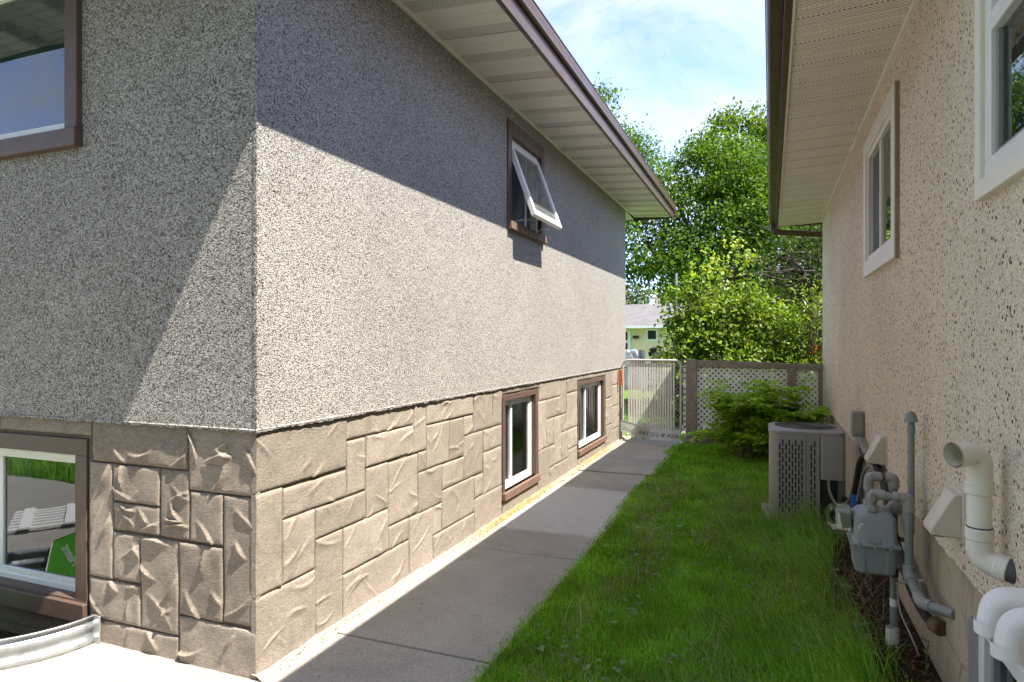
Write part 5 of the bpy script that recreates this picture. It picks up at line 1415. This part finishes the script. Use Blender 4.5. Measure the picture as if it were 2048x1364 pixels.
tree('old_elm_tree', 'old tree with thick dark trunk in the shade behind the shrubs', (.55, 20.8, -.5), (.5, 20.8, 4.0), .34,
     [(-1.6, 21, 3.9, 1.4, 1.0, 1.0), (.0, 21, 4.0, 1.5, 1.0, 1.1), (1.9, 21, 3.8, 1.6, 1.0, 1.2), (3.2, 20, 4.0, 1.6, 1.2, 1.4), (2.5, 20, 2.5, 1.1, 1.1, 1.0), (-2.6, 21, 3.2, .8, .8, .8), (-.9, 21.2, 2.9, .9, .8, .7), (.9, 20.6, 2.2, 1.0, .9, .8), (2.0, 20.2, 1.6, 1.0, .9, .9), (-.2, 20.6, 1.6, 1.0, .9, .8)],
     80, 44, .12, 'dark_leaf', group=TG)
# twin trunks seen between shrubs and crown
for x, lab in ((-.95, 'slim dark trunk of a young tree left of the thick trunk'), (1.05, 'slim dark trunk of a young tree right of the thick trunk')):
    tree('young_elm_tree', lab, (x, 19.5, -.5), (x+.1, 19.5, 3.8), .15, [(x, 19.5, 4.6, .9, .8, .8), (x+.4, 19.3, 3.9, .7, .7, .6)], 50, 50, .14, 'elm_leaf', group=TG)
tree('blue_spruce_tree', 'bluish spruce standing far behind the shrubs', (-2.0, 27, -.5), (-2.0, 27, 4.0), .15,
     [(-2.0, 27, z, 1.5-(z)*.24, 1.5-(z)*.24, .55) for z in (.8, 1.6, 2.4, 3.2, 4.0, 4.7)], 60, 70, .16, 'spruce_needle', group=TG)
for i, (x, y, s, lab) in enumerate(((-9.6, 47, 1.0, 'far leafy tree above the left part of the bungalow roof'), (-7.2, 50, 1.12, 'far leafy tree behind the utility pole'), (-4.6, 46, 1.0, 'far leafy tree above the right part of the bungalow roof'), (-1.6, 48, 1.05, 'far leafy tree right of the bungalow'), (1.4, 50, 1.1, 'far leafy tree in the gap between the dark trunks'), (4.8, 47, 1.15, 'far leafy tree behind the metal-roofed shed'), (8.5, 50, 1.2, 'far leafy tree hidden mostly by the beige house corner'))):
    tree('far_tree', lab, (x, y, -.5), (x, y, 2.6), .2, [(x-1.0*s, y, 3.7*s, 1.3*s, 1.2, 1.3*s), (x+.9*s, y, 3.9*s, 1.3*s, 1.2, 1.4*s), (x, y, 4.8*s, 1.2*s, 1.2, 1.0*s), (x, y, 2.4, 1.7*s, 1.2, 1.2)], 26, 34, .26, 'far_leaf', group='trees on the skyline', spread=.3)

tree('sky_blocking_tree', 'unseen leafy tree added behind the camera to keep sky light off the front wall', (-4.6, -6.2, 0), (-4.6, -6.2, 4), .3,
     [(-4.6, -6.2, 7.0, 3.2, 2.6, 2.4), (-6.6, -6.0, 5.6, 2.2, 2.2, 1.9), (-2.8, -6.4, 5.4, 2.0, 2.2, 1.9), (-4.6, -5.0, 5.0, 2.2, 1.8, 1.6)], 40, 9, .30, 'elm_leaf', spread=.5)  # crown added out of view to dim the sky on the front wall

def shrub(name, label, base, blobs, per, clumps, size, mat, group='shrubs over the fence', stems=9, spread=.13):
    s_ = empty(name, base, label, 'shrub', group); mb = MB(); cents = []
    blobs = blobs + [(max(-1.5, base[0] + random.uniform(-.3, .6)), base[1] + random.uniform(-.3, .2), random.uniform(1.5, 2.35), random.uniform(.10, .2), random.uniform(.1, .2), random.uniform(.16, .34)) for _ in range(7)]
    for (cx, cy, cz, rx, ry, rz) in blobs:
        m = max(4, int(clumps*rx*ry*rz*4)); d = unit(m); rad = rng.uniform(.35, 1.0, m)**.6
        cc = np.array([cx, cy, cz]) + d*rad[:, None]*np.array([rx, ry, rz]); cc = cc[cc[:, 2] > base[2]+.1]; cents.append(cc)
        for q in cc[:: max(1, len(cc)//stems)]: limb(mb, (base[0]+random.uniform(-.2, .2), base[1]+random.uniform(-.2, .2), base[2]), q, .016, .005, .10, 5, 5)
    mb.build('stem', 'twig', s_, smooth=True)
    make_leaves(np.concatenate(cents), per, (spread, spread, spread*.8), size, mat, s_, 'foliage', up=.6)
    return s_
shrub('lilac_shrub', 'broad leafy shrub spilling over the fence next to the gate', (-1.35, 11.6, -.08), [(-1.38, 11.5, 1.05, .40, .5, .55), (-1.12, 11.5, 1.6, .36, .4, .36), (-.85, 11.6, 1.95, .42, .4, .32), (-1.25, 11.4, .5, .6, .5, .5), (-1.3, 11.6, 1.75, .2, .25, .22), (-.6, 11.5, 1.45, .35, .4, .35)], 46, 170, .085, 'shrub_leaf')
shrub('dogwood_shrub', 'dense yellow-green shrub behind the middle of the lattice fence', (-.35, 11.5, -.08), [(-.4, 11.4, 1.15, .5, .5, .45), (-.15, 11.5, 1.72, .36, .4, .36), (.2, 11.3, 1.0, .5, .5, .5), (.3, 11.4, 1.5, .3, .35, .25), (-.45, 11.6, 2.05, .22, .25, .2)], 46, 170, .07, 'shrub_leaf')
shrub('rose_shrub', 'low shrub with red blooms behind the right end of the lattice fence', (.75, 11.2, -.06), [(.75, 11.2, .95, .5, .45, .42), (.95, 11.4, 1.32, .34, .4, .26), (.4, 11.1, .7, .5, .4, .5), (.5, 11.3, 1.3, .25, .3, .2)], 50, 170, .055, 'shrub_leaf')
rb = bpy.data.objects['rose_shrub']
make_leaves(np.array([[.55, 11.0, 1.36], [.68, 11.05, 1.40], [.62, 10.98, 1.33], [.86, 11.0, 1.24], [.9, 11.05, 1.28]]), 9, (.03, .03, .02), .05, 'red_flower', rb, 'bloom')
shrub('honeysuckle_shrub', 'shrub with yellowish new growth under the dark tree', (1.1, 12.4, -.12), [(1.0, 12.3, 1.3, .6, .5, .55), (.4, 12.3, 1.5, .6, .5, .45), (-.4, 12.5, 1.6, .6, .4, .4), (1.3, 12.4, .7, .6, .5, .6)], 46, 150, .075, 'dark_leaf')
tree('ash_sapling_tree', 'young pale green ash sapling standing in front of the dark trunks', (-.75, 13.6, -.22), (-.85, 13.5, 1.9), .045,
     [(-1.05, 13.4, 2.75, .38, .4, .42), (-.65, 13.5, 3.15, .45, .4, .30), (-.35, 13.5, 2.45, .45, .4, .38), (-.95, 13.4, 2.1, .42, .4, .34), (.1, 13.5, 2.1, .5, .4, .4)], 40, 170, .10, 'ash_leaf', bark='twig', spread=.12, group=TG)
# bare grey twigs of the leaning tree
bt = bpy.data.objects['boxelder_tree']; mb = MB()
for k in range(26):
    a = Vector((random.uniform(.6, 1.4), 12.9+random.uniform(-.3, .3), random.uniform(2.0, 3.0))); d = Vector((random.uniform(-1.5, -.2), random.uniform(-.5, .2), random.uniform(-.25, .9)))
    pts = limb(mb, a, a+d, .014, .003, .12, 6, 4)
    for q in range(3):
        p = pts[random.choice([2, 3, 4, 5])]; limb(mb, p, p + Vector((random.uniform(-.4, .2), random.uniform(-.2, .2), random.uniform(-.1, .4))), .006, .002, .05, 3, 3)
mb.build('bare_twigs', 'twig', bt, smooth=True)
mb = MB(); lp = limb(mb, (1.62, 12.9, .2), (1.02, 12.75, 2.0), .10, .075, .06, 8, 9); limb(mb, lp[-1], (.35, 12.7, 3.0), .07, .02, .10, 7, 7); limb(mb, lp[5], (1.0, 12.7, 3.4), .055, .02, .10, 7, 7); limb(mb, lp[-1], (-.3, 12.7, 2.75), .035, .008, .12, 7, 6); mb.build('limb', 'bark', bt, smooth=True)

# false spirea by the fence: arching stems with feathered leaves
sp = empty('false_spirea', (-.15, 8.75, 0), 'bushy bright green plant with feathered leaves in front of the lattice fence', 'plant')
mb = MB(); LP, LT, LN, LL, LW = [], [], [], [], []; PP = []
for k in range(70):
    ang = random.uniform(0, 2*math.pi); reach = random.uniform(.08, .62); h = random.uniform(.25, 1.02)*(1 - .30*reach)
    b0 = Vector((-.12 + random.uniform(-.28, .30), 8.75 + random.uniform(-.2, .2), 0)); end = b0 + Vector((math.cos(ang)*reach, math.sin(ang)*reach*.55 - .05, h))
    pts = [b0.lerp(end, u) + Vector((0, 0, .16*math.sin(u*math.pi))) for u in [q/8 for q in range(9)]]
    mb.tube(pts, [.006 - .0005*q for q in range(9)], 5)
    for q in range(2, 9):
        for s in (1, -1):
            base = pts[q]; da = ang + s*random.uniform(.5, 1.5); dirv = Vector((math.cos(da), math.sin(da)*.8 - .15, random.uniform(-.15, .45))).normalized()
            ln = random.uniform(.16, .27)
            mb.tube([base, base + dirv*ln*.5 + Vector((0, 0, .015)), base + dirv*ln - Vector((0, 0, .03))], [.002, .0016, .001], 3)
            sd = dirv.cross(Vector((0, 0, 1))).normalized()
            for j in range(1, 6):
                f = j/5; p = base + dirv*ln*f + Vector((0, 0, .015*math.sin(f*3.1) - .03*f*f))
                for ss in ((1, -1) if j < 5 else (0,)):
                    tv = (sd*ss*1.0 + dirv*.45 + Vector((0, 0, -.15 + random.uniform(-.15, .15)))) if ss else dirv
                    tv = tv.normalized(); LP.append(p); LT.append(tv); LN.append((Vector((0, 0, 1)) + Vector((random.uniform(-.35, .35), random.uniform(-.5, .2), 0))).normalized()); L = random.uniform(.075, .125)*(1 - .35*abs(f-.5)); LL.append(L); LW.append(L*.50)
    if h > .72 and random.random() < .55:
        for j in range(60):
            f = random.random(); p = end + Vector((math.cos(ang)*.16*f, math.sin(ang)*.05*f - .03, .05*f - .13*f*f)); PP.append(p)
mb.build('stem', 'twig', sp, smooth=True)
A_ = lambda q: np.array([tuple(v) for v in q])
V, F = leaf_arrays(A_(LP), A_(LT), A_(LN), np.array(LL), np.array(LW), .22); np_mesh('leaves', V, F, 'spirea_leaf', sp)
pp = A_(PP); n = len(pp); tp = unit(n); L = rng.uniform(.015, .04, n); V, F = leaf_arrays(pp, tp, unit(n), L, L*.3); np_mesh('plume', V, F, 'spirea_plume', sp)['kind'] = 'stuff'

# ---------------------------------------------------------------- grass
def lawn_edge(y): return -1.255 - .012*np.sin(y*2.3) - .018*np.clip((y-4.5)/4, 0, 1)*np.sin(y*5.1) - .06*np.clip((y-4)/4, 0, 1)
def bed_edge(y):
    return np.where((y > 3.15) & (y < 5.35), .34 + .05*np.sin(y*4.1), .52 + .06*np.sin(y*3.3))
def blades(x, y, h, w, lean, ang, z0=None, seg=2):
    n = len(x); z0 = np.full(n, -.005) if z0 is None else z0
    yaw = rng.uniform(0, 2*np.pi, n); sx, sy = np.cos(yaw)*w*.5, np.sin(yaw)*w*.5
    dx, dy = np.cos(ang)*lean*h, np.sin(ang)*lean*h
    hz = h*np.sqrt(np.clip(1-(lean*.8)**2, .05, 1))
    B = np.stack([x, y, z0], 1); S = np.stack([sx, sy, np.zeros(n)], 1)
    M1 = B + np.stack([dx*.18, dy*.18, hz*.48], 1); M2 = B + np.stack([dx*.52, dy*.52, hz*.85], 1); T_ = B + np.stack([dx, dy, hz*np.where(lean > .75, .80, 1.0)], 1)
    V = np.stack([B-S, B+S, M1+S*.9, M1-S*.9, M2+S*.6, M2-S*.6, T_+S*.1, T_-S*.1], 1).reshape(-1, 3)
    i = np.arange(n)[:, None]*8
    F = np.concatenate([i+np.array([[0, 1, 2, 3]]), i+np.array([[3, 2, 4, 5]]), i+np.array([[5, 4, 6, 7]])], 0)
    return V, F
def scatter(n, x0, x1, y0, y1, dens=None):
    x = rng.uniform(x0, x1, n); y = rng.uniform(y0, y1, n); return x, y
Vs, Fs, off = [], [], 0
def add(V, F):
    global off
    Vs.append(V); Fs.append(F+off); off += len(V)
def patch(x, y): return .5 + .5*np.sin(x*3.1+y*1.7+1.3*np.sin(y*2.3))*np.sin(y*1.3-x*2.2+1.1*np.sin(x*2.9))
for (n, y0, y1, w0, w1) in ((62000, 1.9, 4.2, .0022, .0042), (52000, 4.2, 6.8, .0030, .0055), (30000, 6.8, 9.68, .0045, .008)):
    x, y = scatter(n, -1.36, .62, y0, y1)
    k = (x > lawn_edge(y) + rng.normal(0, .006, n)) & (x < bed_edge(y)) & ~((x > -.13) & (y > 5.52) & (y < 6.3))
    k &= ~((y < 3.3) & (x > .2) & (rng.uniform(size=n) < .35))
    x, y = x[k], y[k]; n = len(x); edge = np.clip((x+1.25)/.9, 0, 1)
    h = rng.uniform(.020, .045, n)*(1 + .8*edge*patch(x, y)) + .018*edge
    h *= np.clip((x-lawn_edge(y))/.07, .45, 1)
    lean = np.clip(rng.normal(.35, .22, n) + .35*edge*patch(x, y), .02, .95); ang = rng.uniform(0, 2*np.pi, n) + .8*np.sin(x*2+y)
    add(*blades(x, y, h, rng.uniform(w0, w1, n)*np.where(rng.uniform(size=n) < .12, 1.9, 1.0), lean, ang))
V, F = np.concatenate(Vs), np.concatenate(Fs)
o = np_mesh('grass', V, F, 'grass_blade'); tag(o, 'short green lawn between the sidewalk and the beige house', 'grass', kind='stuff')
# long unmown grass flopped over near the wall
Vs, Fs, off = [], [], 0
x, y = scatter(21000, -.75, .56, 1.95, 5.6)
k = (x < bed_edge(y) + .04) & (rng.uniform(size=len(x)) < np.clip((x+.75)/.8, .04, 1)*(.18+.82*patch(x*1.7, y*1.4)))
x, y = x[k], y[k]; n = len(x)
add(*blades(x, y, rng.uniform(.09, .22, n)*(.7+.6*np.clip((x+.3)/.7, 0, 1)), rng.uniform(.0022, .0044, n), np.clip(rng.normal(.82, .14, n), .3, .97), 3.3 + 1.1*np.sin(x*2.4+y*1.9) + rng.normal(0, .75, n)))
for cx, cy, m in ((.36, 3.10, 220), (.30, 2.85, 220), (.40, 3.36, 80), (.36, 2.55, 160), (-.02, 5.50, 160), (.30, 5.50, 200), (.62, 4.9, 60), (.02, 6.5, 160)):
    x = cx + rng.normal(0, .07, m); y = cy + rng.normal(0, .09, m)
    add(*blades(x, y, rng.uniform(.14, .36, m), rng.uniform(.003, .005, m), np.clip(rng.normal(.6, .2, m), .1, .95), 3.6 + rng.normal(0, .8, m)))
o = np_mesh('long_grass', np.concatenate(Vs), np.concatenate(Fs), 'long_grass'); tag(o, 'long unmown grass flopped over beside the beige house', 'grass', kind='stuff')
Vs, Fs, off = [], [], 0
n = 5200; x, y = scatter(n, -1.15, .58, 2.0, 7.0); k = patch(x*1.3+2, y*1.1) > .50; x, y = x[k], y[k]; n = len(x)
add(*blades(x, y, rng.uniform(.06, .22, n), rng.uniform(.0015, .003, n), np.clip(rng.normal(.88, .08, n), .4, .98), rng.uniform(0, 6.28, n), z0=rng.uniform(.01, .05, n)))
o = np_mesh('dry_grass', np.concatenate(Vs), np.concatenate(Fs), 'dry_grass'); tag(o, 'dry straw lying in the lawn', 'dry grass', kind='stuff')
# yard grass mirrored in the front basement window, and beyond the gate
Vs, Fs, off = [], [], 0
x, y = scatter(9000, -10.5, -5.4, -2.0, -.0); n = len(x); add(*blades(x, y, rng.uniform(.07, .16, n), rng.uniform(.010, .018, n), rng.uniform(.1, .5, n), rng.uniform(0, 6.28, n)))
x, y = scatter(9000, -6, 1.2, 9.9, 15); n = len(x); add(*blades(x, y, rng.uniform(.05, .14, n), rng.uniform(.012, .02, n), rng.uniform(.1, .5, n), rng.uniform(0, 6.28, n), z0=np.array([gz(v)+.0 for v in y])))
o = np_mesh('yard_grass', np.concatenate(Vs), np.concatenate(Fs), 'grass_blade'); tag(o, 'grass of the yards in front of and behind the houses', 'grass', kind='stuff')

# clover and small broad leaves in the lawn
n = 1100; x, y = scatter(n, -1.15, .45, 2.0, 7.0); k = patch(x*2.2, y*1.6+1) > .52; x, y = x[k], y[k]
C = np.stack([x, y, rng.uniform(.035, .075, len(x))], 1); n3 = len(C)*3; C = np.repeat(C, 3, 0); a = np.tile(np.array([0, 2.09, 4.19]), n3//3) + np.repeat(rng.uniform(0, 6.28, n3//3), 3)
tp = np.stack([np.cos(a), np.sin(a), rng.uniform(-.1, .25, n3)], 1); L = np.repeat(rng.uniform(.012, .030, n3//3), 3)
V, F = leaf_arrays(C, tp, np.tile(np.array([[0., -.1, 1.]]), (n3, 1)) + rng.normal(0, .15, (n3, 3)), L, L*.9, .05); o = np_mesh('clover', V, F, 'clover_leaf'); tag(o, 'clover and small weeds growing through the lawn', 'clover', kind='stuff')

# broad-leaved weeds near the soil bed
def weed(x, y, h, nl, ll, label, up=False, seed=0):
    w_ = empty('weed_plant', (x, y, 0), label, 'weed', 'weeds by the soil bed'); mb = MB(); P_, T_, N_, L_ = [], [], [], []
    top = Vector((x + random.uniform(-.03, .03), y + random.uniform(-.03, .03), h)); mb.tube([(x, y, 0), Vector((x, y, h*.5)), top], [.004, .003, .002], 5)
    for k in range(nl):
        f = (k+.5)/nl; p = Vector((x, y, 0)).lerp(top, f if up else .15+.85*f); a = k*2.4 + random.uniform(-.3, .3)
        P_.append(p); T_.append(Vector((math.cos(a), math.sin(a), .55 if up else .15)).normalized()); N_.append(Vector((-math.cos(a)*.4, -math.sin(a)*.4, 1)).normalized()); L_.append(ll*random.uniform(.7, 1.2)*(1.1-.4*f))
    mb.build('stem', 'weed_stem', w_, smooth=True); L_ = np.array(L_); V, F = leaf_arrays(A_(P_), A_(T_), A_(N_), L_, L_*(.28 if up else .55), .12); np_mesh('leaves', V, F, 'clover_leaf', w_)
weed(.36, 3.30, .24, 16, .12, 'upright narrow-leaved weed in the long grass below the gas meter', True)
weed(.30, 2.62, .16, 14, .085, 'broad-leaved weed in the grass near the soil bed, low and bushy')
weed(.44, 2.55, .12, 14, .065, 'broad-leaved weed at the very edge of the bare soil')
weed(.10, 2.45, .10, 12, .07, 'broad-leaved weed in the long grass nearest the viewer')
weed(.63, 3.30, .20, 10, .05, 'small weed growing against the foundation below the pipe', True)

# wood chips on the soil, yellow litter at the foot of the wall, dead leaves
def chips(n, X, Y, Z, L0, L1, mat, name, label, asp=.35, tilt=.35):
    x, y = X, Y; n = len(x); a = rng.uniform(0, 6.28, n); tp = np.stack([np.cos(a), np.sin(a), rng.normal(0, tilt, n)], 1); tp /= np.linalg.norm(tp, axis=1, keepdims=True)
    nr = np.array([[0, 0, 1.]]) + rng.normal(0, .4, (n, 3)); nr /= np.linalg.norm(nr, axis=1, keepdims=True); L = rng.uniform(L0, L1, n)
    V, F = leaf_arrays(np.stack([x, y, Z], 1), tp, nr, L, L*asp, .1); o = np_mesh(name, V, F, mat); tag(o, label, 'litter', kind='stuff')
n = 9000; y = rng.uniform(1.6, 5.5, n); x = .67 - np.abs(rng.normal(0, .17, n)); k = x > bed_edge(y) - .10; x, y = x[k], y[k]
chips(len(x), x, y, .034 + rng.uniform(0, .014, len(x)) - .06*np.clip((.55-x), 0, 1), .008, .030, 'mulch_chip', 'mulch', 'dark wood mulch along the foundation of the beige house')
yy = np.concatenate([rng.normal(5.6, .5, 2600), rng.normal(8.1, .6, 2600), rng.uniform(2.3, 9.9, 900), rng.normal(4.9, .3, 900)]); xx = -2.085 + np.abs(rng.normal(0, .026, len(yy)))
k = (yy > 2.3) & (yy < 9.9); xx, yy = xx[k], yy[k]
chips(len(xx), xx, yy, .010 + .03*np.clip((-2.02-xx)/.06, 0, 1), .006, .018, 'litter', 'seed_litter', 'yellow fallen seeds and petals along the foot of the stone base', .5)
xx = rng.uniform(-2.0, -1.25, 420); yy = rng.uniform(2.2, 9.2, 420); k = rng.uniform(size=420) < np.where(xx < -1.7, .8, .25); xx, yy = xx[k], yy[k]
chips(len(xx), xx, yy, np.full(len(xx), .008), .006, .016, 'dead_litter', 'leaf_litter', 'brown bits of dead leaf scattered on the sidewalk', .4, .1)
